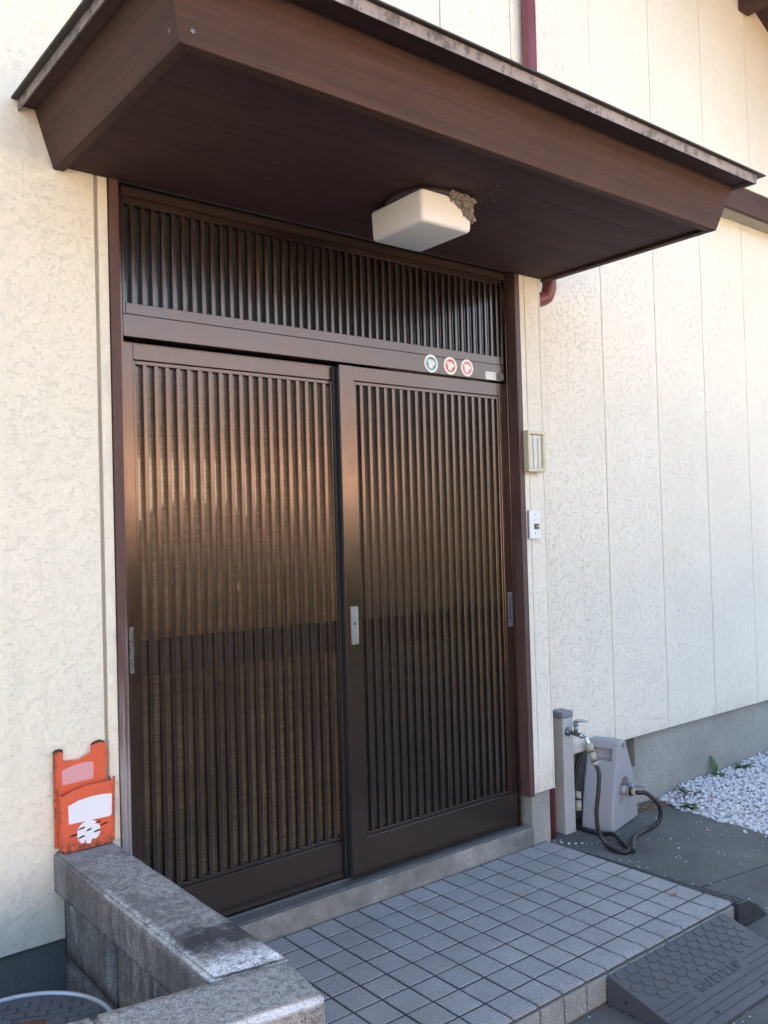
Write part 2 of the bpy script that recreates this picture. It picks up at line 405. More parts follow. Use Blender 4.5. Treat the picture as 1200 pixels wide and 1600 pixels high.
def tube(bm, pts, r, n=12, mi=0):
    rings = []; prev = None
    for i, p in enumerate(pts):
        d = (pts[min(i+1, len(pts)-1)]-pts[max(i-1, 0)]).normalized()
        if prev is None: x, y, _ = frame(d)
        else:
            x = (prev-d*prev.dot(d)).normalized(); y = d.cross(x)
        prev = x
        rr = r(i/(len(pts)-1)) if callable(r) else r
        rings.append([bm.verts.new(p+x*rr*math.cos(2*math.pi*k/n)+y*rr*math.sin(2*math.pi*k/n)) for k in range(n)])
    for a, b in zip(rings, rings[1:]):
        for k in range(n):
            f = bm.faces.new((a[k], a[(k+1) % n], b[(k+1) % n], b[k])); f.smooth = True; f.material_index = mi
    bm.faces.new(rings[0][::-1]).material_index = mi; bm.faces.new(rings[-1]).material_index = mi
    return bm
def blob(bm, c, r, sub=1, mi=0, jit=.2, sq=(1, 1, 1)):
    q = bmesh.ops.create_icosphere(bm, subdivisions=sub, radius=1)
    rot = Matrix.Rotation(random.uniform(0, 6.28), 3, 'Z') @ Matrix.Rotation(random.uniform(-.5, .5), 3, 'X')
    for v in q['verts']:
        k = 1+random.uniform(-jit, jit)
        v.co = rot @ Vector((v.co.x*sq[0]*k, v.co.y*sq[1]*k, v.co.z*sq[2]*k))*r+Vector(c)
    for f in set(f for v in q['verts'] for f in v.link_faces): f.material_index = mi
    return bm
def child(src, name, parent, loc, rot=None):
    c = src.copy(); c.name = name; COL.objects.link(c); c.parent = parent; c.location = loc
    if rot: c.rotation_euler = rot
    return c
def sstep(a, b, x):
    t = max(0, min(1, (x-a)/(b-a))); return t*t*(3-2*t)

# ------------------------------------------------------------------ terrain
def gz(x, y):
    return -.10+.075*sstep(-.9, -.1, y)*sstep(1.2, 1.95, x)*(1-.55*sstep(2.1, 3.0, x))
bm = BM(); N = 60
ext = [-300, -120, -60, -30, -16, -9]+[-6+12*i/36 for i in range(37)]+[9, 16, 30, 60, 120, 300]
g = [[bm.verts.new((x+1, y-1, gz(x+1, y-1)-.006)) for x in ext] for y in ext]
for a, b in zip(g, g[1:]):
    for i in range(len(ext)-1): bm.faces.new((a[i], a[i+1], b[i+1], b[i]))
tag(new('ground', bm, M_EARTH, smooth=True), None, None, kind='structure')
def slab(name, poly_fn, xs, ys, mat, lift, thick=.05):
    bm = BM()
    T = [[bm.verts.new((x, poly_fn(x, t), gz(x, poly_fn(x, t))+lift)) for x in xs] for t in ys]
    B = [[bm.verts.new((v.co.x, v.co.y, v.co.z-thick)) for v in r] for r in T]
    for a, b in zip(T, T[1:]):
        for i in range(len(xs)-1): bm.faces.new((a[i], a[i+1], b[i+1], b[i]))
    def side(r, s):
        for i in range(len(r)-1): bm.faces.new((r[i], s[i], s[i+1], r[i+1]))
    side(T[0], B[0]); side(T[-1], B[-1]); side([r[0] for r in T], [r[0] for r in B]); side([r[-1] for r in T], [r[-1] for r in B])
    bmesh.ops.recalc_face_normals(bm, faces=bm.faces[:])
    return tag(new(name, bm, mat, smooth=False), None, None, kind='structure')
joint = lambda x: -.385-.107*x+.002
fr = [i/14 for i in range(15)]
slab('pavement', lambda x, t: joint(x)+.004+t*(.14-joint(x)-.004), [1.86+i*.066 for i in range(15)]+[2.80], fr, M_ASPH, .004)
slab('pavement', lambda x, t: -4.5+t*(joint(x)-.003+4.5), [1.86+i*.1 for i in range(30)], fr[::1], M_ASPH, .004)
slab('pavement', lambda x, t: -4.5+t*(3.66), [-3.4+i*.4 for i in range(13)]+[1.857], fr, M_ASPH, .004)
slab('pavement', lambda x, t: -.842+t*(.90), [-3.4+i*.4 for i in range(8)]+[-.21], fr, M_ASPH, .004)

# ------------------------------------------------------------------ the house
house = empty('house', (0, .3, 0), 'cream plastered house with a brown wooden canopy over sliding lattice doors', 'house')
HL = Vector((0, .3, 0))
def hp(name, bm, mat, parent=house, **k):
    """part given in world coordinates"""
    o = new(name, bm, mat, parent, **k)
    loc = Vector(); q = parent
    while q is not None: loc += q.location; q = q.parent
    o.location = -loc
    return o
RIDGE_X, SLOPE = -.6, .5
def roof_under(x): return 4.25+SLOPE*(4.0-RIDGE_X)-SLOPE*abs(x-RIDGE_X)      # underside of the verge
def panel(x0, x1, z0, z1, y, mat, gap=.0022, th=.016):
    bm = BM(); x0 += gap; x1 -= gap
    if z1 is None:
        prism(bm, [(x0, z0), (x1, z0), (x1, roof_under(x1)), (x0, roof_under(x0))] if not x0 < RIDGE_X < x1 else
              [(x0, z0), (x1, z0), (x1, roof_under(x1)), (RIDGE_X, roof_under(RIDGE_X)), (x0, roof_under(x0))], 'y', y, y+th)
    else: box(bm, x0, x1, y, y+th, z0, z1)
    return hp('siding_panel', bm, mat, bevel=.0022, seg=1)
P0, PP = -.041, .4765
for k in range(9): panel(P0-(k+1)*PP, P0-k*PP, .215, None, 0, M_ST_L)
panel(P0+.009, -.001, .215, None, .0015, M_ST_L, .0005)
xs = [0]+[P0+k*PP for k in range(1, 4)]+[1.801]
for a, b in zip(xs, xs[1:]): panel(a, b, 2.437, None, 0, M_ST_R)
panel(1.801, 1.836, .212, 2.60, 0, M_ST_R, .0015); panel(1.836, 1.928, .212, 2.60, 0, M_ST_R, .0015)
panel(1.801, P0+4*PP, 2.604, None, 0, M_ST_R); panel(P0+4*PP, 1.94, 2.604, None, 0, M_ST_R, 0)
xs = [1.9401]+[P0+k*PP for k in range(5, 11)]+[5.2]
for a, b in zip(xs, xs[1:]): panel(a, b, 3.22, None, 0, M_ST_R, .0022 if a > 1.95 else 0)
YR = .108
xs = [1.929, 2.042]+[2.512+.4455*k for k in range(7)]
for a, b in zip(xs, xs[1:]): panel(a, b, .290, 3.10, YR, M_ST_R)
# sheathing behind the panels (seen in the joints), return of the pillar, soffit of the set-back
bm = BM()
prism(bm, [(-4.32, .22), (-.004, .22), (-.004, 2.44), (1.79, 2.44), (1.79, 2.9), (1.925, 2.9), (1.925, 3.24), (5.19, 3.24), (5.19, roof_under(5.19)-.02), (RIDGE_X, roof_under(RIDGE_X)-.02), (-4.32, roof_under(-4.32)-.02)], 'y', .006, .2)
box(bm, 1.931, 5.18, YR+.006, .3, .295, 3.235)
box(bm, 1.804, 1.925, .006, .2, .22, 2.899)
hp('wall_sheathing', bm, M_GAP)
bm = BM(); box(bm, 1.9282, 1.936, .0005, YR+.004, .212, 3.07); hp('corner_return', bm, M_ST_R)
# back volume of the house, so that it shades its own front
bm = BM()
box(bm, -4.3, -4.1, .21, 8, -.1, 4.6); box(bm, 5.0, 5.2, .31, 8, -.1, 3.7)
box(bm, -4.3, 5.2, 7.8, 8, -.1, 4.0); hp('house_wall', bm, M_ST_R)
bm = BM(); box(bm, -.02, 1.78, .9, .96, .0, 2.5); hp('entrance_interior', bm, M_INT)
bm = BM()
for sx, xe in ((-1, -5.0), (1, 5.8)):
    zr = roof_under(RIDGE_X)
    ze = roof_under(xe)
    hexa(bm, [(RIDGE_X, -.92, zr), (xe, -.92, ze), (xe, 8.5, ze), (RIDGE_X, 8.5, zr),
              (RIDGE_X, -.92, zr+.13), (xe, -.92, ze+.13), (xe, 8.5, ze+.13), (RIDGE_X, 8.5, zr+.13)])
hp('main_roof', bm, M_BEAM)
for x in (3.71, 1.4, -2.6):       # purlin ends carrying the verge
    bm = BM(); box(bm, x, x+.1, -.86, -.001, 4.24+.5*(3.71-x) if x > RIDGE_X else 4.24+.5*(3.71-RIDGE_X)-.5*(RIDGE_X-x-.1), roof_under(x+.1 if x > RIDGE_X else x)-.002)
    hp('purlin', bm, M_BEAM, bevel=.003)
# belt board at the foot of the upper wall
bm = BM(); box(bm, 1.96, 5.19, -.016, .012, 3.073, 3.205); hp('belt_board', bm, M_BEAM, bevel=.002)
bm = BM(); hexa(bm, [(1.95, -.026, 3.2055), (5.19, -.026, 3.2055), (5.19, -.001, 3.2055), (1.95, -.001, 3.2055), (1.95, -.026, 3.209), (5.19, -.026, 3.209), (5.19, -.001, 3.2195), (1.95, -.001, 3.2195)])
hp('belt_flashing', bm, M_OLIVE)
bm = BM(); box(bm, 1.938, 5.19, .013, YR-.001, 3.078, 3.10); hp('set_back_soffit', bm, M_CORE)
# foundations
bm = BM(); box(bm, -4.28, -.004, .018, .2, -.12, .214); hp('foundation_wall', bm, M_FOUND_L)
bm = BM(); box(bm, 1.94, 2.640, .142, .3, -.14, .289); box(bm, 2.706, 5.18, .142, .3, -.14, .289); box(bm, 2.640, 2.706, .142, .3, -.14, .135)
box(bm, 2.640, 2.706, .27, .3, .135, .289); hp('foundation_wall', bm, M_FOUND_R)
bm = BM(); box(bm, 2.642, 2.704, .20, .215, .136, .288); hp('foundation_vent', bm, M_BLACK)
bm = BM(); box(bm, 1.803, 1.918, .0155, .19, -.1, .2115); hp('pillar_base', bm, M_FOUND_R, bevel=.004)
bm = BM(); box(bm, -.02, 1.8025, .007, .2, -.1, .0745); hp('door_sill', bm, M_SILLC, bevel=.004)

# ---- wooden trim either side of the doors
bm = BM(); box(bm, .0005, .030, -.006, .11, .076, 2.436); hp('trim_board', bm, M_TRIM_W, bevel=.002)
bm = BM(); box(bm, 1.770, 1.8, -.006, .11, .205, 2.436); hp('trim_board', bm, M_TRIM, bevel=.002)

# ---- door frame
bm = BM()
box(bm, .031, .057, .045, .15, .076, 2.436); hp('door_jamb', bm, M_ALU, bevel=.0015)
bm = BM(); prism(bm, [(1.7605, .15), (1.7605, .045), (1.7695, .045), (1.7695, .15)][::-1], 'z', .076, 2.40); hp('door_jamb', bm, M_ALU, bevel=.0015)
bm = BM(); box(bm, .0575, 1.745, .0445, .15, 1.9632, 2.0345); lintel = hp('lintel', bm, M_ALU, bevel=.002)
bm = BM(); box(bm, .0575, 1.76, .040, .15, 2.4005, 2.4362); hp('door_head', bm, M_HEAD)
bm = BM(); box(bm, .0575, 1.76, .012, .15, .0746, .0785); box(bm, .058, 1.76, .016, .020, .0786, .084); box(bm, .058, 1.76, .073, .077, .0786, .086)
box(bm, .058, 1.76, .108, .112, .0786, .086); hp('threshold_rail', bm, M_RAIL)

# ---- sliding doors
def slat_mesh(w, d, h):
    bm = BM(); box(bm, 0, w, 0, d, 0, h); bmesh.ops.bevel(bm, geom=[e for e in bm.edges if abs(e.verts[0].co.z-e.verts[1].co.z) > .1 and e.verts[0].co.y < d/2], offset=.0007, segments=1, affect='EDGES')
    me = bpy.data.meshes.new('slat'); bm.to_mesh(me); bm.free(); me.materials.append(M_ALU); return me
def door(y, xl, fl, fr_, xr, x_slat, pitch, gl, extra=None):
    d = bpy.data.objects.new('sliding_door', None)
    bm = BM()
    box(bm, xl, fl-.010, y, y+.03, .086, 1.957)                     # lock stile
    box(bm, fr_+.010, xr, y, y+.03, .086, 1.957)
    box(bm, fl-.0097, fr_+.0097, y+.001, y+.03, 1.903, 1.9565)      # top rail
    box(bm, fl-.0097, fr_+.0097, y+.001, y+.03, .0865, .221)        # bottom rail
    box(bm, fl-.0097, fl, y+.0035, y+.03, .2235, 1.9005); box(bm, fr_, fr_+.0097, y+.0035, y+.03, .2235, 1.9005)
    box(bm, fl, fr_, y+.0035, y+.03, 1.888, 1.9005); box(bm, fl, fr_, y+.0035, y+.03, .2235, .237)
    d = hp('sliding_door', bm, M_ALU, bevel=.0012, seg=1)
    sm = slat_mesh(.0138, .0170, 1.650)
    for k in range(19):
        s = link('slat', sm, d); s.location = (x_slat+pitch*k, y+.0015, .2375)
    bm = BM(); box(bm, fl, fr_, y+.0185, y+.027, .907, 1.016); o = new('middle_rail', bm, M_ALU_D, d, bevel=.001, seg=1)
    for z0, z1 in ((.238, .906), (1.017, 1.887)):
        bm = BM(); box(bm, fl, fr_, y+.020, y+.025, z0, z1); new('glass_pane', bm, gl, d)
    return d
dl = door(.085, .0585, .114, .866, .9215, .136, .0384, M_GL_L)
dr = door(.053, .881, .957, 1.707, 1.7595, .974, .0388, M_GL_R)
# seal strip between the two leaves
bm = BM(); box(bm, .8655, .8745, .0765, .0845, .09, 1.95); box(bm, .8765, .8805, .057, .082, .09, 1.95); new('seal_strip', bm, M_DARKALU, dl)
def handle(par, x0, x1, z0, z1, y, key=None):
    bm = BM(); t = .004
    box(bm, x0, x1, y-t, y-.0002, z0, z0+.016); box(bm, x0, x1, y-t, y-.0002, z1-.016, z1)
    box(bm, x0, x0+.004, y-t, y-.0002, z0+.016, z1-.016); box(bm, x1-.004, x1, y-t, y-.0002, z0+.016, z1-.016)
    box(bm, x0+.004, x1-.004, y-.0012, y-.0002, z0+.016, z1-.016, 1 if key != 'lock' else 0)
    zc = (z0+z1)/2; xc = (x0+x1)/2
    if key == 'lock':
        cyl(bm, (xc, y-.0012, zc+.006), .0075, -.002, 'y', 16); cyl(bm, (xc, y-.0033, zc+.006), .0045, -.0006, 'y', 12, mi=2)
    if key == 'turn':
        cyl(bm, (xc, y-.0012, zc), .008, -.003, 'y', 14); box(bm, xc-.004, xc+.004, y-.016, y-.0042, zc-.012, zc+.012)
    bmesh.ops.recalc_face_normals(bm, faces=bm.faces[:])
    return new('handle', bm, [M_STEEL if key == 'lock' else M_DULL, M_DCHROME, M_BLACK], par, bevel=.0006, seg=1)
handle(dl, .0605, .0845, .922, 1.066, .085, 'turn')
handle(dr, .9025, .934, .930, 1.068, .053, 'lock')
handle(dr, 1.731, 1.757, .923, 1.068, .053)

# ---- transom lattice
bm = BM()
box(bm, .0575, .0665, .046, .08, 2.0347, 2.4002); box(bm, 1.7355, 1.7462, .046, .08, 2.0347, 2.4002)
box(bm, .0667, 1.7353, .046, .08, 2.0347, 2.0695); box(bm, .0667, 1.7353, .046, .08, 2.3775, 2.4002)
tr = hp('transom_window', bm, M_ALU, bevel=.0012, seg=1)
sm = slat_mesh(.0118, .014, .3075)
for k in range(48):
    s = link('slat', sm, tr); s.location = (.0895+.03447*k, .0485, 2.0698)
bm = BM(); box(bm, .0668, 1.7352, .070, .075, 2.0698, 2.3772); new('glass_pane', bm, M_GL_T, tr)

# ---- stickers on the lintel
def sticker(x, z, r, ring, lab):
    bm = BM(); y = .0445
    cyl(bm, (x, y-.0002, z), r, -.0006, 'y', 32)
    # coloured ring broken at the top, and a pale shield shape inside
    n = 40
    for i in range(n):
        a0, a1 = 2*math.pi*i/n, 2*math.pi*(i+1)/n
        ro = r*.74
        def inner(a):
            return r*(.50+.085*math.sin(3*a+.6)+.05*math.cos(5*a))
        vs = [bm.verts.new((x+q*math.cos(a), y-.0011, z+q*math.sin(a))) for q, a in ((inner(a0), a0), (ro, a0), (ro, a1), (inner(a1), a1))]
        f = bm.faces.new(vs); f.material_index = 1
    bmesh.ops.recalc_face_normals(bm, faces=bm.faces[:])
    o = new('sticker', bm, [M_STK, ring], lintel); o['label'] = lab
sticker(1.326, 2.002, .036, M_BLUE, 'round white sticker with a blue ring')
sticker(1.430, 2.003, .036, M_RED, 'round white sticker with a red ring')
sticker(1.524, 2.003, .035, M_ROSE, 'round white sticker with a faded red ring')
bm = BM(); box(bm, 1.630, 1.690, .0435, .0443, 1.966, 2.0); o = new('paper_label', bm, M_LABEL, lintel)
bm = BM(); cyl(bm, (1.722, .0443, 1.985), .0165, -.003, 'y', 20); o = new('round_badge', bm, M_BUTTON, lintel)

# ---- canopy
CZ = 2.412
canopy = bpy.data.objects.new('canopy', None); COL.objects.link(canopy); canopy.parent = house; canopy.location = (0.9, -.3, 2.4)
def cp(name, bm, mat, **k): return hp(name, bm, mat, canopy, **k)
def fascia(bl, tl, br, tr_, nrm, mat, th=.03):
    n = Vector(nrm)*th
    a = [Vector(bl), Vector(br), Vector(tr_), Vector(tl)]
    bm = BM(); hexa(bm, [*a, *[p+n for p in a]]); return cp('fascia_board', bm, mat, bevel=.0025)
xl0, xl1, xr0, xr1 = -.162, -.212, 1.971, 2.020
yf0, yf1, ZT = -.822, -.866, 2.5715
# mitred corners: build each board with its own inner face
def board(out_pts, in_pts, mat):
    bm = BM(); hexa(bm, out_pts+in_pts); return cp('fascia_board', bm, mat, bevel=.002)
t = .032
board([(xl0, yf0, CZ), (xr0, yf0, CZ), (xr1, yf1, ZT), (xl1, yf1, ZT)], [(xl0+t, yf0+t, CZ), (xr0-t, yf0+t, CZ), (xr1-t, yf1+t, ZT), (xl1+t, yf1+t, ZT)], M_FASCIA_X)
board([(xl0, -.001, CZ), (xl0, yf0-.0004, CZ), (xl1, yf1-.0004, ZT), (xl1, -.001, ZT)], [(xl0+t, -.001, CZ), (xl0+t-.0008, yf0+t, CZ), (xl1+t-.0008, yf1+t, ZT), (xl1+t, -.001, ZT)], M_FASCIA_Y)
board([(xr0, -.001, CZ), (xr0, yf0-.0004, CZ), (xr1, yf1-.0004, ZT), (xr1, -.001, ZT)], [(xr0-t, -.001, CZ), (xr0-t+.0008, yf0+t, CZ), (xr1-t+.0008, yf1+t, ZT), (xr1-t, -.001, ZT)], M_FASCIA_Y)
ny = 5
for k in range(ny):
    y0 = yf0+.033+k*(.821-.033)/ny; y1 = y0+(.821-.033)/ny
    bm = BM(); box(bm, xl0+.034, xr0-.034, y0+.0004, y1-.0004, 2.424+random.uniform(0, .0004), 2.44); cp('soffit_board', bm, M_SOFFIT, bevel=.0006, seg=1)
# roof sheet, drip edge in lengths
bm = BM(); hexa(bm, [(-.276, -.970, 2.5855), (2.066, -.970, 2.5855), (2.066, -.001, 2.5855), (-.276, -.001, 2.5855), (-.276, -.970, 2.591), (2.066, -.970, 2.591), (2.066, -.001, 2.593), (-.276, -.001, 2.593)])
cp('roof_sheet', bm, M_ROOF, bevel=.002)
def dripseg(x0, x1): 
    bm = BM(); prism(bm, [(-.956, 2.585), (-.950, 2.585), (-.946, 2.558), (-.951, 2.556)], 'x', x0, x1); cp('drip_edge', bm, M_DRIP)
for a, b in ((-.258, .3125), (.3135, 1.13), (1.132, 2.03)): dripseg(a, b)
for sx, x in ((1, -.258), (-1, 2.03)):
    bm = BM(); prism(bm, [(x, 2.585), (x+.006*sx, 2.585), (x+.006*sx, 2.558), (x, 2.556)], 'y', -.9495, -.001); cp('drip_edge', bm, M_DRIP)
bm = BM(); box(bm, -.25, 2.022, -.94, -.0015, 2.572, 2.585); cp('roof_deck', bm, M_BEAM)
for p, ax in (((-.135, -.8285, 2.440), 'y'), ((-.1712, -.795, 2.444), 'x')):
    bm = BM(); cyl(bm, p, .0052, -.003, ax, 12); bmesh.ops.recalc_face_normals(bm, faces=bm.faces[:]); cp('nail', bm, M_RAIL)

# ------------------------------------------------------------------ porch with tiles
porch = empty('porch', (.9, -.42, 0), None, None); porch['kind'] = 'structure'
X0, YF, TX, TY = 1.877, -.844, .1022, .1055
def pp(name, bm, mat, **k): return hp(name, bm, mat, porch, **k)
bm = BM(); box(bm, -.06, X0-.004, YF+.006, .0065, -.1, -.0024); pp('porch_bed', bm, M_GROUT, bevel=.003)
bm = BM(); box(bm, -.06, X0-.001, YF-.004, YF+.0055, -.1, -.012); pp('riser_bed', bm, M_GROUT2)
jx = .0078
def tile_mesh(name, w, d, mat, nosing=False):
    bm = BM(); box(bm, -w/2, w/2, -d/2, d/2, -.0060, 0)
    bmesh.ops.bevel(bm, geom=[e for e in bm.edges if e.verts[0].co.z > -.001 and e.verts[1].co.z > -.001], offset=.0016, segments=1, affect='EDGES')
    if nosing:
        for k in range(4):
            y = -d/2+.008+k*.0105
            prism(bm, [(y, .0002), (y+.0012, .0022), (y+.0048, .0022), (y+.006, .0002)], 'x', -w/2+.002, w/2-.002)
    me = bpy.data.meshes.new(name); bm.to_mesh(me); bm.free(); me.materials.append(mat); return me
tm = tile_mesh('tile', TX-jx, TY-jx, M_TILE); tn = tile_mesh('nosing_tile', TX-jx, TY-jx+.006, M_TILE, True)
for i in range(19):
    for j in range(8):
        x = X0-TX*(i+.5); y = YF+TY*(j+.5)
        if j == 0 and i > 16: continue
        o = link('nosing_tile' if j == 0 else 'tile', tn if j == 0 else tm, porch)
        o.location = Vector((x, y-(.003 if j == 0 else 0), random.uniform(-.0007, .0007)))-porch.location
        o.rotation_euler = (random.gauss(0, .003), random.gauss(0, .003), random.gauss(0, .004))
bm = BM(); box(bm, -(TX-jx)/2, (TX-jx)/2, -.006, .004, -.0865, -.0135)
bmesh.ops.bevel(bm, geom=[e for e in bm.edges if e.verts[0].co.y < 0 and e.verts[1].co.y < 0], offset=.0014, segments=1, affect='EDGES')
rm = bpy.data.meshes.new('riser_tile'); bm.to_mesh(rm); bm.free(); rm.materials.append(M_RISER)
for i in range(18):
    o = link('riser_tile', rm, porch); o.location = Vector((X0-TX*(i+.5), YF-.004, random.uniform(-.001, .001)))-porch.location

# ------------------------------------------------------------------ garden block wall (two arms)
ZC = .465
bw = empty('block_wall', (-.13, -.5, -.1), 'low stained concrete block wall with coping, bending round the corner of the tiled porch', 'wall')
def jag(bm, amt, cuts=7, seed=0):
    bmesh.ops.subdivide_edges(bm, edges=bm.edges[:], cuts=cuts, use_grid_fill=True)
    for v in bm.verts:
        n = noise.noise_vector(v.co*38+Vector((seed, 0, 0)))*.65+noise.noise_vector(v.co*95)*.45
        v.co += n*amt
    return bm
def wblock(name, pts, z0, z1, mat, amt=.0022, cuts=7, r=.006):
    bm = BM(); prism(bm, pts, 'z', z0, z1)
    if r: bmesh.ops.bevel(bm, geom=bm.edges[:], offset=r, segments=2, affect='EDGES')
    bmesh.ops.triangulate(bm, faces=[f for f in bm.faces if len(f.verts) > 4])
    jag(bm, amt, cuts)
    return hp(name, bm, mat, bw, smooth=True)
aa = R(9)
ux, uy = math.cos(math.pi-aa), math.sin(math.pi-aa)      # along the front arm, away from its right end
nx, ny_ = -uy, ux                                        # towards the camera side? fixed below
A0 = Vector((-.045, -.977)); U = Vector((ux, uy)); Nn = Vector((-.068+.045, -1.149+.977)).normalized()
def fa(s, q): p = A0+U*s+Nn*q; return (p.x, p.y)
# side arm copings
def ybk(x): return A0.y+(x-A0.x)*U.y/U.x+.003
for y0, y1 in ((-.001, None),):
    xa, xb = -.2, -.038
    pts = [(xa, y0), (xb, y0), (xb, y1 if y1 else ybk(xb)), (xa, y1 if y1 else ybk(xa))]
    wblock('coping_block', pts, ZC-.112, ZC, M_CAP_S, .0026, 15)
s = 0
for L in (.39, .39, .39, .39):
    wblock('coping_block', [fa(s, 0), fa(s+L-.003, 0), fa(s+L-.003, .173), fa(s, .173)], ZC-.112, ZC, M_CAP_F, .0022, 9); s += L
# body courses
for zi, (z0, z1) in enumerate(((.165, .348), (-.03, .160), (-.14, -.036))):
    off = 0 if zi % 2 == 0 else -.2
    ys = [-.002, -.385+off*0.0-(.1 if zi % 2 else 0), -.78, None] 
    for a, b in zip(ys, ys[1:]):
        a2 = a-.004 if a < -.01 else a
        if b is None: pts = [(-.172, a2), (-.055, a2), (-.055, ybk(-.055)), (-.172, ybk(-.172))]
        else: pts = [(-.172, a2), (-.055, a2), (-.055, b), (-.172, b)]
        wblock('concrete_block', pts, z0, z1, M_BLOCK, .001, 3, .004)
    s = .03
    for L in (.39, .39, .39, .35):
        wblock('concrete_block', [fa(s, .028), fa(s+L-.006, .028), fa(s+L-.006, .148), fa(s, .148)], z0, z1, M_BLOCK, .001, 3, .004); s += L
bm = BM(); prism(bm, [(-.167, -.003), (-.06, -.003), (-.06, ybk(-.06)), (-.167, ybk(-.167))], 'z', -.14, ZC-.114)
prism(bm, [fa(.035, .033), fa(1.53, .033), fa(1.53, .143), fa(.035, .143)], 'z', -.14, ZC-.114); hp('mortar_core', bm, M_MORTAR, bw)

# ------------------------------------------------------------------ round lid on its concrete neck
MC = Vector((-.415, -.375)); MZ = .178; MR = .228
lid = empty('manhole_cover', (MC.x, MC.y, MZ), 'round grey patterned manhole lid in a pale metal ring behind the block wall', 'manhole cover')
bm = BM(); cyl(bm, (0, 0, -.28), MR-.002, .268, 'z', 64); new('neck', bm, M_LIDP, lid)
bm = BM(); n = 72
def ring(r, z): return [bm.verts.new((r*math.cos(2*math.pi*i/n), r*math.sin(2*math.pi*i/n), z)) for i in range(n)]
rr = [ring(MR, -.012), ring(MR, .001), ring(MR-.002, .003), ring(MR-.008, .003), ring(MR-.010, .001), ring(MR-.010, -.012)]
for a, b in zip(rr, rr[1:]):
    for i in range(n): bm.faces.new((a[i], a[(i+1) % n], b[(i+1) % n], b[i])).smooth = True
bmesh.ops.recalc_face_normals(bm, faces=bm.faces[:]); new('ring', bm, M_RING, lid)
bm = BM(); cyl(bm, (0, 0, -.011), MR-.012, .008, 'z', 64); new('lid_plate', bm, M_LIDP, lid)
# raised blocks of the lid: a brick pattern, each one a small pad
bm = BM(); pw, pd = .052, .024
for j in range(-9, 10):
    for i in range(-5, 6):
        x = (i+(.5 if j % 2 else 0))*pw; y = j*pd
        if math.hypot(abs(x)+pw*.42, abs(y)+pd*.42) < MR-.014 and not (abs(x-.02) < .055 and abs(y-.065) < .035):
            box(bm, x-pw*.455, x+pw*.455, y-pd*.43, y+pd*.43, -.0032, .0005)
for v in bm.verts: v.co = Matrix.Rotation(R(-28), 3, 'Z') @ v.co
new('tread_pad', bm, M_LIDP, lid, bevel=.001, seg=1)['kind'] = 'stuff'
bm = BM(); box(bm, -.026, .066, .040, .09, -.0032, -.0012)
for v in bm.verts: v.co = Matrix.Rotation(R(-28), 3, 'Z') @ v.co
new('name_plate', bm, M_RUST, lid)

# ------------------------------------------------------------------ orange enamel wall pocket
pk = empty('wall_pocket', (-.12, -.02, ZC), 'chipped orange enamel letter holder standing on the block wall against the plaster', 'letter holder')
def kp(name, bm, mat, **k): return hp(name, bm, mat, pk, **k)
zb = ZC+.002
def plate(pts, y0, y1, mat, name, **k): bm = BM(); prism(bm, pts, 'y', y0, y1); return kp(name, bm, mat, **k)
def arcpts(x0, x1, z, sag, n=7): return [(x0+(x1-x0)*i/n, z+sag*math.sin(math.pi*i/n)) for i in range(n+1)]
# back plate with two horns and a scalloped dip between them
back = [(-.199, zb+.01), (-.056, zb+.01), (-.048, zb+.19), (-.043, zb+.24), (-.045, zb+.272), (-.052, zb+.286), (-.066, zb+.292), (-.085, zb+.288), (-.092, zb+.281), (-.092, zb+.262), (-.104, zb+.256), (-.115, zb+.253), (-.124, zb+.247), (-.136, zb+.246), (-.148, zb+.249), (-.158, zb+.248), (-.172, zb+.252), (-.173, zb+.281), (-.182, zb+.285), (-.194, zb+.283), (-.2, zb+.276)]
plate(back, -.017, -.013, M_ORANGE, 'back_plate', bevel=.0012, seg=1)
bm = BM()
prism(bm, [(-.0925, zb+.2815), (-.085, zb+.2885), (-.066, zb+.2928), (-.052, zb+.2868), (-.052, zb+.282), (-.066, zb+.287), (-.085, zb+.282)], 'y', -.0182, -.0125)
prism(bm, [(-.2008, zb+.2755), (-.194, zb+.2838), (-.182, zb+.2858), (-.1725, zb+.2815), (-.1725, zb+.270), (-.177, zb+.277), (-.19, zb+.277)], 'y', -.0182, -.0125)
kp('chipped_rim', bm, M_CHIP)
# front pocket: face, left cheek, right cheek, floor
front = [(-.19, zb+.012), (-.182, zb), (-.046, zb), (-.038, zb+.01), (-.034, zb+.188), (-.040, zb+.189), (-.042, zb+.180), (-.06, zb+.176), (-.075, zb+.180), (-.092, zb+.175), (-.11, zb+.178), (-.125, zb+.177), (-.14, zb+.172), (-.155, zb+.171), (-.17, zb+.163), (-.189, zb+.158)]
plate(front, -.047, -.044, M_ORANGE, 'front_plate', bevel=.0012, seg=1)
bm = BM(); prism(bm, [(-.0125, zb+.012), (-.0438, zb+.004), (-.0438, zb+.157), (-.0125, zb+.185)], 'x', -.1905, -.1875); prism(bm, [(-.0125, zb+.004), (-.0438, zb+.004), (-.0438, zb+.17), (-.0125, zb+.185)], 'x', -.0405, -.0375)
box(bm, -.187, -.041, -.0438, -.0125, zb, zb+.003); kp('cheek', bm, M_ORANGE, bevel=.001, seg=1)
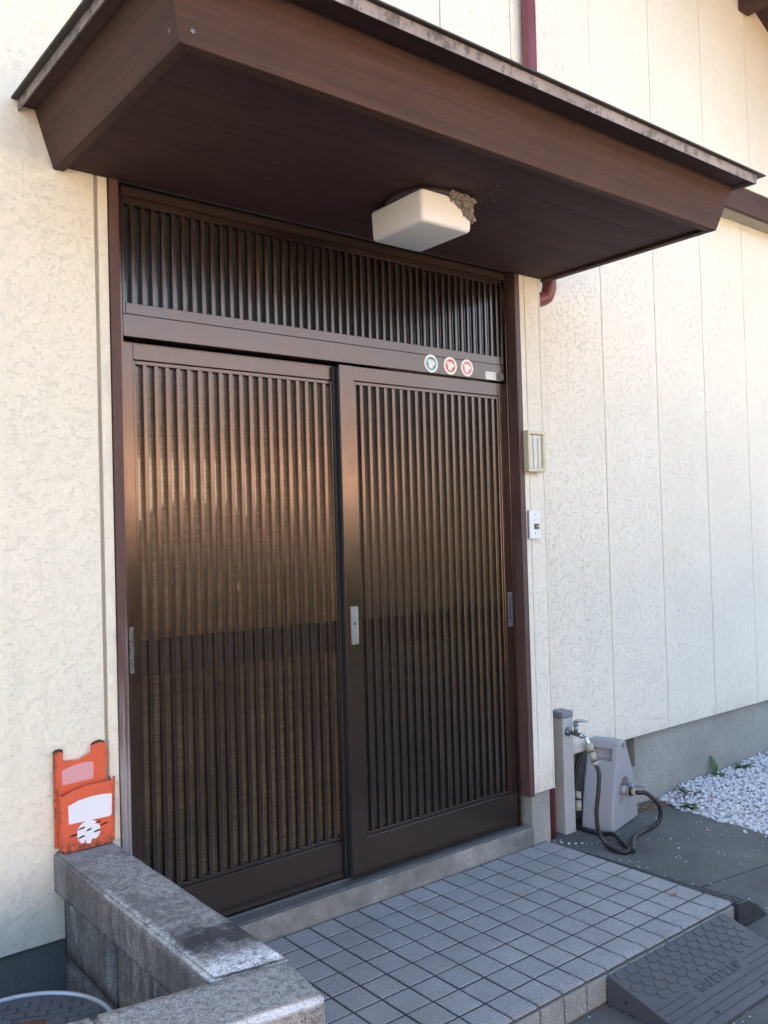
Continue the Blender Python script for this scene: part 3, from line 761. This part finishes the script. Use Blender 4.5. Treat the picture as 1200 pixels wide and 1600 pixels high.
# painted panels
yb_, yf_ = -.0176, -.0476
q = [(-.176, zb+.182), (-.088, zb+.186), (-.086, zb+.20), (-.086, zb+.229), (-.090, zb+.234), (-.11, zb+.236), (-.14, zb+.234), (-.176, zb+.224)]
plate(q, yb_, -.0171, M_PINK, 'pink_panel')
q = [(-.170, zb+.079), (-.166, zb+.0785), (-.052, zb+.077), (-.047, zb+.081), (-.045, zb+.137), (-.048, zb+.141), (-.075, zb+.144), (-.105, zb+.144), (-.14, zb+.140), (-.171, zb+.130)]
plate(q, yf_, -.0471, M_WHITE, 'white_panel')
cx, cz = -.114, zb+.046
q = [(cx+.0335*math.cos(R(a)), cz+.0325*math.sin(R(a))) for a in range(-20, 201, 12)]+[(cx-.030, cz-.016), (cx-.022, cz-.028), (cx-.013, cz-.027), (cx-.010, cz-.019), (cx-.006, cz-.032), (cx+.004, cz-.033), (cx+.010, cz-.021), (cx+.02, cz-.023), (cx+.028, cz-.018)]
plate(q, yf_, -.0471, M_WHITE, 'white_disc')
bm = BM()
for dx, dz, l, sl in ((-.044, .0, .024, .12), (-.021, .014, .022, .16), (-.022, -.010, .021, .2), (0, .006, .017, .2), (.026, .0215, .016, .2), (.044, .013, .024, .16), (.023, -.002, .023, .14)):
    w_ = .0023; x, z = cx+dx, cz+dz
    prism(bm, [(x-l/2, z-sl*l/2-w_*.4), (x-l/4, z-sl*l/4-w_), (x+l/4, z+sl*l/4-w_*1.1), (x+l/2, z+sl*l/2-w_*.3), (x+l/2, z+sl*l/2+w_*.6), (x+l/5, z+sl*l/5+w_*1.2), (x-l/4, z-sl*l/4+w_*.8)], 'y', -.0484, -.0477)
kp('black_dash', bm, M_BLACK)

# ------------------------------------------------------------------ porch light and nest
pl = empty('porch_light', (.903, -.393, 2.424), 'square opal glass ceiling light under the brown canopy', 'lamp')
bm = BM(); cyl(bm, (0, -.01, -.018), .124, .0175, 'z', 40); new('base_plate', bm, M_LPLATE, pl, bevel=.003)
bm = BM(); hw, hd, ht = .110, .132, .098
box(bm, -hw, hw, -hd, hd, -.120, -.016)
for v in bm.verts:
    if v.co.z < -.1: v.co.x *= .97; v.co.y *= .97
bmesh.ops.bevel(bm, geom=[e for e in bm.edges], offset=.015, segments=5, profile=.5, affect='EDGES')
new('lamp_shade', bm, M_OPAL, pl, smooth=True)
bm = BM()
for i in range(260):
    f = random.random()**.8; x = .918+.105*f+random.gauss(0, .005); y = -.524+random.gauss(0, .007)+(.05*max(0, f-.85)*4)
    z = 2.414-random.random()*(.020+.058*f)+random.gauss(0, .003)
    blob(bm, (x, y, z), random.uniform(.005, .0105), 1, 0, .3)
for i in range(26): blob(bm, (.925+random.gauss(0, .012), -.52+random.gauss(0, .008), 2.405+random.random()*.018), random.uniform(.003, .006), 1, 0, .3)
nest = new('mud_nest', bm, M_NEST); tag(nest, 'crumbling mud nest stuck to the corner of the ceiling light', 'nest')

bm = BM()
for i in range(60):
    q = random.random()**.6*.16; a_ = random.uniform(-.7, 2.6)
    blob(bm, (.99+q*math.cos(a_), -.53-q*.8*math.sin(a_), 2.4238), random.uniform(.0008, .0018), 0, 0, .2)
tag(new('mud_splash', bm, M_NEST), None, None, kind='stuff')

# ------------------------------------------------------------------ bell, name plate box
nb = empty('name_plate_box', (1.848, -.007, 1.665), 'beige framed name plate box with pale slips on the wall right of the doors', 'name plate')
bm = BM(); w2, h2 = .054, .088
for a in ((-w2, w2, -.028, 0, h2-.017, h2), (-w2, w2, -.028, 0, -h2, -h2+.017), (-w2, -w2+.013, -.028, 0, -h2+.017, h2-.017), (w2-.013, w2, -.028, 0, -h2+.017, h2-.017)): box(bm, *a)
new('box_frame', bm, M_OLIVE, nb, bevel=.002)
for k in range(3):
    bm = BM(); x = -.041+.0275*k; box(bm, x, x+.0262, -.016-.002*(k == 1), -.012, -h2+.018, h2-.018); new('name_slip', bm, M_PAPER, nb, bevel=.0008, seg=1)
    bm = BM(); box(bm, x+.0005, x+.0022, -.021, -.0165, -h2+.018, h2-.03); new('slip_divider', bm, M_OLIVE, nb)
bm = BM(); box(bm, -.041, .041, -.0118, -.001, -h2+.0175, h2-.0175); new('back_panel', bm, M_OLIVE, nb)
db = empty('doorbell', (1.8445, -.001, 1.352), 'white doorbell plate with a dark push button below the name plate box', 'doorbell')
bm = BM(); box(bm, -.0345, .0345, -.008, 0, -.06, .06); new('back_box', bm, M_PLCAP, db, bevel=.001, seg=1)
bm = BM(); box(bm, -.0345, .0345, -.014, -.0081, -.0605, .0605); new('face_plate', bm, M_SWITCH, db, bevel=.0025)
bm = BM(); box(bm, -.007, .017, -.017, -.0139, .004, .026); new('lamp_window', bm, M_WHITE, db, bevel=.001, seg=1)
bm = BM(); box(bm, -.007, .019, -.0205, -.0139, -.020, .0035); new('button', bm, M_BUTTON, db, bevel=.002)
bm = BM(); cyl(bm, (.007, -.0206, -.008), .0055, -.0015, 'y', 16); bmesh.ops.recalc_face_normals(bm, faces=bm.faces[:]); new('button_dot', bm, M_STEEL, db)
for z in (.042, -.036):
    bm = BM(); cyl(bm, (.0, -.0139, z), .0032, -.0008, 'y', 12); bmesh.ops.recalc_face_normals(bm, faces=bm.faces[:]); new('screw', bm, M_BUTTON, db)

# ------------------------------------------------------------------ downpipe
dp = empty('downpipe', (1.965, .065, -.03), 'wine red drainpipe running behind the canopy and down the corner beside the doors', 'drainpipe')
PR = .031
top = [Vector((1.888, -.036, 5.0)), Vector((1.876, -.036, 2.98))]
bend = cat([(1.876, -.036, 2.98), (1.886, -.04, 2.84), (2.01, -.034, 2.76), (2.045, .01, 2.69), (2.045, .035, 2.62)], 8)
bm = BM(); tube(bm, top+bend[1:], PR, 20)
hp('upper_pipe', bm, M_PIPE, dp)
bm = BM(); tube(bm, cat([(2.045, .035, 2.625), (2.045, .035, 2.44), (2.043, .037, 2.405), (2.032, .044, 2.372), (2.005, .055, 2.357), (1.978, .064, 2.345), (1.967, .068, 2.31), (1.966, .068, 2.2)], 8), PR*1.03, 20)
hp('elbow', bm, M_PIPE, dp)
bm = BM(); tube(bm, [Vector((1.966, .068, 2.21)), Vector((1.966, .068, -.03))], PR, 20); hp('lower_pipe', bm, M_PIPE, dp)

# ------------------------------------------------------------------ water post with tap
wp = empty('water_post', (2.07, .066, -.03), 'slim grey plastic water post with a chrome tap in the wall corner', 'standpipe')
bm = BM(); box(bm, 2.035, 2.105, .031, .1015, -.04, .486); hp('post', bm, M_PLG2, wp, bevel=.004)
bm = BM(); box(bm, 2.0325, 2.1075, .0285, .104, .4865, .517); hp('post_cap', bm, M_PLCAP, wp, bevel=.006)
ty, tz, tx = .031, .428, 2.066
bm = BM(); cyl(bm, (tx, ty-.0003, tz), .021, -.006, 'y', 24); cyl(bm, (tx, ty-.0063, tz), .017, -.006, 'y', 24, .010); bmesh.ops.recalc_face_normals(bm, faces=bm.faces[:])
tap = hp('tap', bm, M_DCHROME, wp)
bm = BM(); tube(bm, cat([(tx, ty-.01, tz), (tx, ty-.05, tz-.003), (tx, ty-.075, tz-.006)], 5), .0105, 14); cyl(bm, (tx, ty-.048, tz+.004), .009, .030, 'z', 14); cyl(bm, (tx, ty-.048, tz+.034), .012, .010, 'z', 14); hp('tap_body', bm, M_DCHROME, tap)
bm = BM(); cyl(bm, (tx, ty-.072, tz-.006), .0135, -.012, 'y', 6); bmesh.ops.recalc_face_normals(bm, faces=bm.faces[:]); hp('tap_nut', bm, M_CHROME, tap)
bm = BM(); tube(bm, cat([(tx, ty-.08, tz-.007), (tx, ty-.098, tz-.010), (tx, ty-.112, tz-.026), (tx, ty-.118, tz-.046)], 6), .0078, 14); hp('spout', bm, M_CHROME, tap)
bm = BM(); tube(bm, cat([(tx, ty-.040, tz+.046), (tx+.004, ty-.055, tz+.054), (tx+.012, ty-.075, tz+.057), (tx+.022, ty-.098, tz+.056)], 6), lambda t: .0085-.003*t, 12); hp('tap_lever', bm, M_CHROME, tap)

# ------------------------------------------------------------------ hose reel
hr = empty('hose_reel', (2.192, -.1, gz(2.3, 0)+.005), 'grey plastic A-shaped hose reel box standing against the foundation', 'hose reel', rz=R(14))
W, D, H = .306, .15, .385
def prof(n=10):
    Lp = []; Rp = []
    for i in range(n+1):
        t_ = i/n; z = t_*H*.985
        e = 1-(1-t_)**1.0; bulge = .028*math.sin(math.pi*min(1, t_))**1.0
        Lp.append((.108*t_-bulge*.55, z)); Rp.append((W-.128*t_+bulge, z))
    return Lp+[(.124, H), (W-.142, H)]+Rp[::-1]
bm = BM(); prism(bm, [(0.0, 0.0)]+prof()[1:], 'y', 0, D)
rb = new('reel_body', bm, M_PLG, hr, bevel=.011, seg=3)
rb.data.polygons.foreach_set('use_smooth', [False]*len(rb.data.polygons))
# recessed eye on the front, and the hand hole under the top bar: cut with real holes
def cutter(bm):
    me = bpy.data.meshes.new('cut'); bm.to_mesh(me); bm.free(); return me
bmc = BM(); cyl(bmc, (.150, -.02, .158), .062, .055, 'y', 40)
hexa(bmc, [(.035, .028, .300), (.115, .028, .300), (.115, D-.028, .300), (.035, D-.028, .300), (.045, .028, .352), (.122, .028, .352), (.122, D-.028, .352), (.045, D-.028, .352)])
bmesh.ops.recalc_face_normals(bmc, faces=bmc.faces[:])
co = bpy.data.objects.new('cut', cutter(bmc)); COL.objects.link(co); co.parent = hr
md = rb.modifiers.new('holes', 'BOOLEAN'); md.object = co; md.solver = 'EXACT'; md.operation = 'DIFFERENCE'
bpy.context.view_layer.update()
dg = bpy.context.evaluated_depsgraph_get()
me2 = bpy.data.meshes.new_from_object(rb.evaluated_get(dg)); rb.modifiers.clear(); rb.data = me2
bpy.data.objects.remove(co)
if not me2.materials: me2.materials.append(M_PLG)
bm = BM(); cyl(bm, (.150, .034, .158), .02, -.045, 'y', 20); bmesh.ops.recalc_face_normals(bm, faces=bm.faces[:]); hub = new('hub', bm, M_PLG, hr)
bm = BM(); cyl(bm, (.150, -.011, .158), .0165, -.014, 'y', 18); cyl(bm, (.150, -.0255, .158), .0205, -.009, 'y', 18, mi=1); cyl(bm, (.150, -.035, .158), .0165, -.018, 'y', 18)
bmesh.ops.recalc_face_normals(bm, faces=bm.faces[:]); new('hose_connector', bm, [M_BEIGE, M_BLACK], hub)
bm = BM(); box(bm, .168, .225, -.028, -.010, .162, .178); box(bm, .205, .225, -.075, -.0102, .1625, .1775); new('crank', bm, M_PLG, hub, bevel=.004)
bm = BM(); cyl(bm, (.150, -.0005, H-.022), .010, -.004, 'y', 16); bmesh.ops.recalc_face_normals(bm, faces=bm.faces[:]); new('axle_cap', bm, M_PLCAP, hr)

# ------------------------------------------------------------------ hoses
HRc = .0095
def gp(x, y, dz=HRc): return (x, y, gz(x, y)+.004+dz)
T0 = Vector((tx, ty-.118, tz-.046))
hs = empty('garden_hose', (tx, -.13, -.02), 'dark hose dropping from the tap, looping on the ground and running behind the reel', 'hose', 'garden hoses by the water post')
d = Vector((.001, -.045, -.10)).normalized()
E0 = T0+d*.084
pts = [E0-d*.01, E0+d*.03, (2.040, -.150, .215), (2.022, -.150, .12), (2.024, -.158, .04), (2.035, -.185, gz(2.03, -.18)+.02), gp(2.03, -.235), gp(2.048, -.272), gp(2.085, -.262), gp(2.112, -.215), gp(2.132, -.150, .026), gp(2.139, -.085), gp(2.128, -.01), gp(2.14, .06), (2.165, .112, .03), (2.2, .122, .12), (2.225, .118, .22), (2.25, .11, .29)]
bm = BM(); tube(bm, cat(pts, 9), HRc, 12); hp('hose_tube', bm, M_HOSE, hs)
bm = BM(); cyl(bm, T0-d*.012, .0205, .034, d, 20, .0175); cyl(bm, T0+d*.0225, .014, .003, d, 20, mi=1); cyl(bm, T0+d*.026, .0155, .036, d, 20, .0135); cyl(bm, T0+d*.0625, .0158, .004, d, 20, mi=1); cyl(bm, T0+d*.067, .0165, .017, d, 20, .0135)
cyl(bm, T0+d*.006+Vector((.015, -.013, 0)), .003, .006, (.7, -.7, 0), 8, mi=1); cyl(bm, T0+d*.004+Vector((-.018, -.006, 0)), .003, .008, (-.9, -.3, 0), 8)
bmesh.ops.recalc_face_normals(bm, faces=bm.faces[:]); hp('tap_connector', bm, [M_BEIGE, M_BLACK], hs)
bm = BM(); c0 = Vector((2.152, .055, .055)); d2 = Vector((.15, .12, .9)).normalized()
cyl(bm, c0, .015, .045, d2, 18, .0165); cyl(bm, c0+d2*.046, .0172, .006, d2, 18, mi=1); cyl(bm, c0+d2*.053, .018, .03, d2, 18, .013)
bmesh.ops.recalc_face_normals(bm, faces=bm.faces[:]); hp('spare_connector', bm, [M_BEIGE, M_BLACK], hs)
mw = Matrix.Translation(hr.location) @ Matrix.Rotation(R(14), 4, 'Z')
h0 = mw @ Vector((.150, -.048, .158)); hd = (mw.to_3x3() @ Vector((0, -1, 0)))
hs2 = empty('garden_hose', h0, 'short dark hose arching out of the hub of the grey reel to the ground', 'hose', 'garden hoses by the water post')
pts = [h0, h0+hd*.02, h0+hd*.04+Vector((.022, 0, -.004)), (2.412, -.182, .088), (2.428, -.188, .038), (2.408, -.18, -.005), gp(2.335, -.170), gp(2.23, -.192), gp(2.15, -.235), gp(2.075, -.290, .012)]
bm = BM(); tube(bm, cat(pts, 9), HRc*1.05, 12); hp('hose_tube', bm, M_HOSE, hs2)

# ------------------------------------------------------------------ rubber kerb ramps
rmp = empty('kerb_ramp', (1.46, -1.0, -.1), 'grey rubber kerb ramp with raised discs and lettering in front of the porch step', 'ramp', 'rubber ramps round the porch')
rx0, rx1, ry0, ry1, rz0, rz1 = 1.142, 1.785, -.862, -1.152, -.005, -.084
def rzf(y): return rz0+(rz1-rz0)*(ry0-.006-y)/((ry0-.006)-ry1) if y < ry0-.006 else rz0
bm = BM(); prism(bm, [(ry0, -.094), (ry0, rz0-.004), (ry0-.006, rz0), (ry1, rz1), (ry1, -.096), (ry0-.10, -.096), (ry0-.095, -.09), (ry0-.03, -.094)], 'x', rx0, rx1)
hp('ramp_body', bm, M_RUB, rmp, bevel=.003)
rn = Vector((0, (rz0-rz1)*-1, (ry0-.006)-ry1)); rn = Vector((0, -(rz0-rz1), (ry0-.006-ry1))).normalized()
bm = BM(); rows = 5
for j in range(rows):
    y = ry0-.024-j*.0272
    for i in range(12):
        x = rx0+.034+i*.0525+(.026 if j % 2 else 0)
        if x > rx1-.02 or (j == 4 and (x < rx0+.05 or x > rx1-.04)): continue
        cyl(bm, Vector((x, y, rzf(y)-.001)), .0185, .0036, rn, 24, .0165)
hp('raised_disc', bm, M_RUB, rmp)
bm = BM()
def rib(x0, x1, y, hh=.003, dy=.004):
    prism(bm, [(y, rzf(y)-.001), (y, rzf(y)+hh), (y-dy, rzf(y-dy)+hh), (y-dy, rzf(y-dy)-.001)], 'x', x0, x1)
for x0, x1, y in ((rx0+.015, rx0+.165, -1.026), (rx1-.165, rx1-.012, -1.026), (rx0+.015, rx0+.17, -1.050), (rx1-.17, rx1-.012, -1.050), (rx0+.01, rx1-.01, -1.072), (rx0+.01, rx1-.01, -1.098), (rx0+.01, rx1-.01, -1.124)): rib(x0, x1, y)
for x in (rx0+.17, rx0+.43): box(bm, x, x+.01, -1.122, -1.112, rzf(-1.117)-.001, rzf(-1.117)+.004)
hp('raised_rib', bm, M_RUB, rmp)
fc = bpy.data.curves.new('lettering', 'FONT'); fc.body = 'SAFETY.UP'; fc.size = .055; fc.extrude = .0014; fc.align_x = 'CENTER'; fc.align_y = 'CENTER'; fc.space_character = 1.02
fo = bpy.data.objects.new('t', fc); COL.objects.link(fo); bpy.context.view_layer.update()
fm = bpy.data.meshes.new_from_object(fo.evaluated_get(bpy.context.evaluated_depsgraph_get())); bpy.data.objects.remove(fo)
fm.materials.clear(); fm.materials.append(M_RUB)
lt = link('lettering', fm, rmp); yy = -1.037
lt.location = Vector((1.468, yy, rzf(yy)+.0014))-rmp.location; lt.rotation_euler = (math.atan2(rz0-rz1, (ry0-.006)-ry1), 0, 0); lt.scale = (.92, .86, 1)
bm = BM(); cyl(bm, (rx0+.0005, -.93, -.06), .005, -.002, 'x', 12); bmesh.ops.recalc_face_normals(bm, faces=bm.faces[:]); hp('screw_hole', bm, M_BLACK, rmp)
# side wedge: convex black rubber strip along the porch edge
sr = empty('kerb_ramp', (1.93, -.5, -.1), 'black ribbed rubber wedge lying along the right edge of the tiled porch', 'ramp', 'rubber ramps round the porch')
bm = BM(); secs = []
for k in range(21):
    y = -.868+k*(.72/20); w_ = .19-.14*k/20
    zt = -.004-.012*(k/20)
    zg = gz(1.9+w_, y)+.004
    sec = []
    for i in range(9):
        t_ = i/8; z = zg+(zt-zg)*(1-t_**2.2); sec.append((X0+.003+w_*t_, y, z+(.0012 if (i+k) % 2 else 0)))
    secs.append([bm.verts.new(p) for p in sec]+[bm.verts.new((X0+.003+w_, y, zg-.03)), bm.verts.new((X0+.003, y, zg-.03))])
for a, b in zip(secs, secs[1:]):
    for i in range(11): bm.faces.new((a[i], a[(i+1) % 11], b[(i+1) % 11], b[i]))
bm.faces.new(secs[0]); bm.faces.new(secs[-1]); bmesh.ops.recalc_face_normals(bm, faces=bm.faces[:])
hp('ramp_body', bm, M_RUBD, sr)
bm = BM()
for a, b in zip(secs if False else [], []): pass
for k in range(34):
    y = -.855+k*.0212; w_ = .19-.14*(y+.868)/.72
    for i in range(4):
        t0 = .06+.22*i+(.11 if k % 2 else 0); t1 = t0+.17
        if t1 > .95: continue
        zt = -.004-.012*(y+.868)/.72; zg = gz(1.9+w_, y)+.004
        f_ = lambda t_: zg+(zt-zg)*(1-t_**2.2)+.0015
        x_a, x_b = X0+.003+w_*t0, X0+.003+w_*t1
        hexa(bm, [(x_a, y, f_(t0)-.003), (x_b, y+.004, f_(t1)-.003), (x_b, y+.011, f_(t1)-.003), (x_a, y+.007, f_(t0)-.003), (x_a, y, f_(t0)+.001), (x_b, y+.004, f_(t1)+.001), (x_b, y+.011, f_(t1)+.001), (x_a, y+.007, f_(t0)+.001)])
hp('tread_rib', bm, M_RUBD, sr)['kind'] = 'stuff'

# ------------------------------------------------------------------ white gravel, weeds, litter
def gedge(y): return 2.80+.02*math.sin(y*9)+.012*math.sin(y*31)-.04*sstep(-.1, .14, y)*-1
protos = []
for k in range(8):
    b = BM(); blob(b, (0, 0, 0), 1, 1, 0, .22, (1, random.uniform(.6, .9), random.uniform(.45, .7)))
    protos.append(([v.co.copy() for v in b.verts], [[v.index for v in f.verts] for f in (b.verts.index_update() or b.faces)])); b.free()
vs, fs = [], []
def pebble(x, y, z, r):
    pv, pf = random.choice(protos); rot = Matrix.Rotation(random.uniform(0, 6.28), 3, 'Z') @ Matrix.Rotation(random.gauss(0, .45), 3, 'X') @ Matrix.Rotation(random.gauss(0, .45), 3, 'Y')
    n0 = len(vs); vs.extend([rot @ (p*r)+Vector((x, y, z)) for p in pv]); fs.extend([[i+n0 for i in f] for f in pf])
def gtop(x, y): return gz(x, y)+.004+.030*sstep(0, .25, x-gedge(y))+.03*sstep(3.3, 4.6, x)
for i in range(16000):
    x = 2.72+3.0*random.random()**1.25; y = -1.5+1.63*random.random()
    if x < gedge(y): 
        if random.random() > .006: continue
    if (x-2.7)*.0 + y < -1.2 and x < 3.0: pass
    pebble(x, y, gtop(x, y)+random.uniform(-.004, .006), random.uniform(.0075, .016))
me = bpy.data.meshes.new('gravel'); me.from_pydata([tuple(v) for v in vs], [], fs); me.materials.append(M_STONE)
tag(link('gravel', me), None, None, kind='stuff')
bm = BM(); n_ = 14
rows_ = [[(gedge(y)+(5.15-gedge(y))*i/n_, y) for i in range(n_+1)] for y in [-1.6+1.74*j/16 for j in range(17)]]
gv = [[bm.verts.new((x, y, gtop(x, y)-.004)) for x, y in r] for r in rows_]
for a, b in zip(gv, gv[1:]):
    for i in range(n_): bm.faces.new((a[i], a[i+1], b[i+1], b[i]))
tag(new('gravel_bed', bm, M_GRAVELBED, smooth=True), None, None, kind='structure')
def weed(x, y, leaves, label):
    e = empty('weed', (x, y, gtop(x, y)), label, 'weed', 'weeds among the white pebbles')
    for (az, el, L, wd) in leaves:
        bm = BM(); nseg = 6; dirh = Vector((math.cos(az), math.sin(az), 0)); side = Vector((-math.sin(az), math.cos(az), 0))
        prev = None; p = Vector((0, 0, .0)); ang = el
        for i in range(nseg+1):
            t_ = i/nseg; ww = wd*math.sin(math.pi*min(.97, .12+.86*t_))*(1+.18*math.cos(i*2.6))
            q = (bm.verts.new(p-side*ww+Vector((0, 0, .12*ww))), bm.verts.new(p), bm.verts.new(p+side*ww+Vector((0, 0, .12*ww))))
            if prev: bm.faces.new((prev[0], prev[1], q[1], q[0])); bm.faces.new((prev[1], prev[2], q[2], q[1]))
            prev = q; p = p+(dirh*math.cos(ang)+Vector((0, 0, 1))*math.sin(ang))*L/nseg; ang -= .12
        o = new('leaf', bm, M_LEAF, e, smooth=True); sdm = o.modifiers.new('s', 'SOLIDIFY'); sdm.thickness = .0012
rl = lambda n, L, W: [(random.uniform(0, 6.28), random.uniform(.3, .8), L*random.uniform(.7, 1.2), W) for _ in range(n)]
weed(3.37, .105, [(1.2, 1.5, .105, .020), (3.6, .6, .075, .022), (4.4, .35, .07, .022), (3.0, .25, .065, .02), (5.4, .4, .06, .018)], 'tall green weed with one upright leaf against the foundation')
weed(3.58, .07, rl(7, .06, .015), 'small green weed in the pebbles near the foundation, right of the tall one')
weed(2.99, .02, rl(7, .06, .016), 'flat dark green weed lying in the white pebbles near the foundation')
weed(2.845, -.075, rl(9, .055, .015), 'bright green weed at the left tip of the pebble bed beside the pavement')
weed(4.15, .08, rl(8, .08, .02), 'green weed against the foundation at the right edge of the view')
bm = BM()
for i in range(70):
    x = random.uniform(2.56, 3.0); y = random.uniform(.02, .137); z = gtop(x, y)+.002
    a = random.uniform(0, 6.28); l = random.uniform(.010, .028); c, s_ = math.cos(a)*l, math.sin(a)*l
    hexa(bm, [(x-c, y-s_, z), (x+s_*.25, y-c*.25, z+.002), (x+c, y+s_, z+.004), (x-s_*.25, y+c*.25, z+.001), (x-c, y-s_, z+.001), (x+s_*.25, y-c*.25, z+.004), (x+c, y+s_, z+.006), (x-s_*.25, y+c*.25, z+.003)])
tag(new('leaf_litter', bm, M_DRY), None, None, kind='stuff')
bm = BM()
for x, y, s_ in ((2.36, -.28, .006), (2.62, -.3, .005), (2.30, -.36, .0045), (2.55, -.08, .006), (2.42, -.5, .004), (2.9, -.62, .007), (2.6, -.62, .004), (1.96, .0, .006), (1.945, -.02, .007), (1.955, -.05, .009), (1.975, -.07, .008), (2.0, -.085, .006), (1.935, .01, .006)):
    blob(bm, (x, y, gz(x, y)+.006), s_, 1, 0, .3, (1, .8, .5))
tag(new('stone_chips', bm, M_STONE), None, None, kind='stuff')
bm = BM()
hexa(bm, [(1.752, -.672, .001), (1.772, -.684, .0015), (1.795, -.676, .004), (1.770, -.668, .002), (1.752, -.672, .002), (1.772, -.684, .0025), (1.795, -.676, .005), (1.770, -.668, .003)])
hexa(bm, [(1.765, -.683, .002), (1.774, -.692, .006), (1.781, -.69, .006), (1.774, -.68, .003), (1.765, -.683, .003), (1.774, -.692, .007), (1.781, -.69, .007), (1.774, -.68, .004)])
tag(new('dry_leaf', bm, M_DRY), 'small curled brown leaf lying on a tile near the front right corner of the porch', 'leaf')

# ------------------------------------------------------------------ across the yard (seen only mirrored in the door glass and as bounce light)
nh = empty('neighbour_house', (0, -13, -.1), 'tan house across the yard behind a dark hedge', 'house')
bm = BM(); box(bm, -12, 12, -18, -13, -.1, 3.4); hp('wall', bm, M_NWALL, nh)
bm = BM(); prism(bm, [(-12.3, 3.4), (-18.7, 3.4), (-15.5, 5.0)], 'x', -12.7, 12.7); hp('roof', bm, M_NROOF, nh)
bm = BM()  # unseen hedge, height and reach shaped to block low warm bounce
for i in range(520): blob(bm, (random.uniform(.9, 10), -4.5+random.gauss(0, .16), random.uniform(0, 1.5)), random.uniform(.14, .26), 1, 0, .35)
tag(new('hedge', bm, M_HEDGE), 'dark hedge placed across the yard, out of view, to block low bounce light', 'hedge')
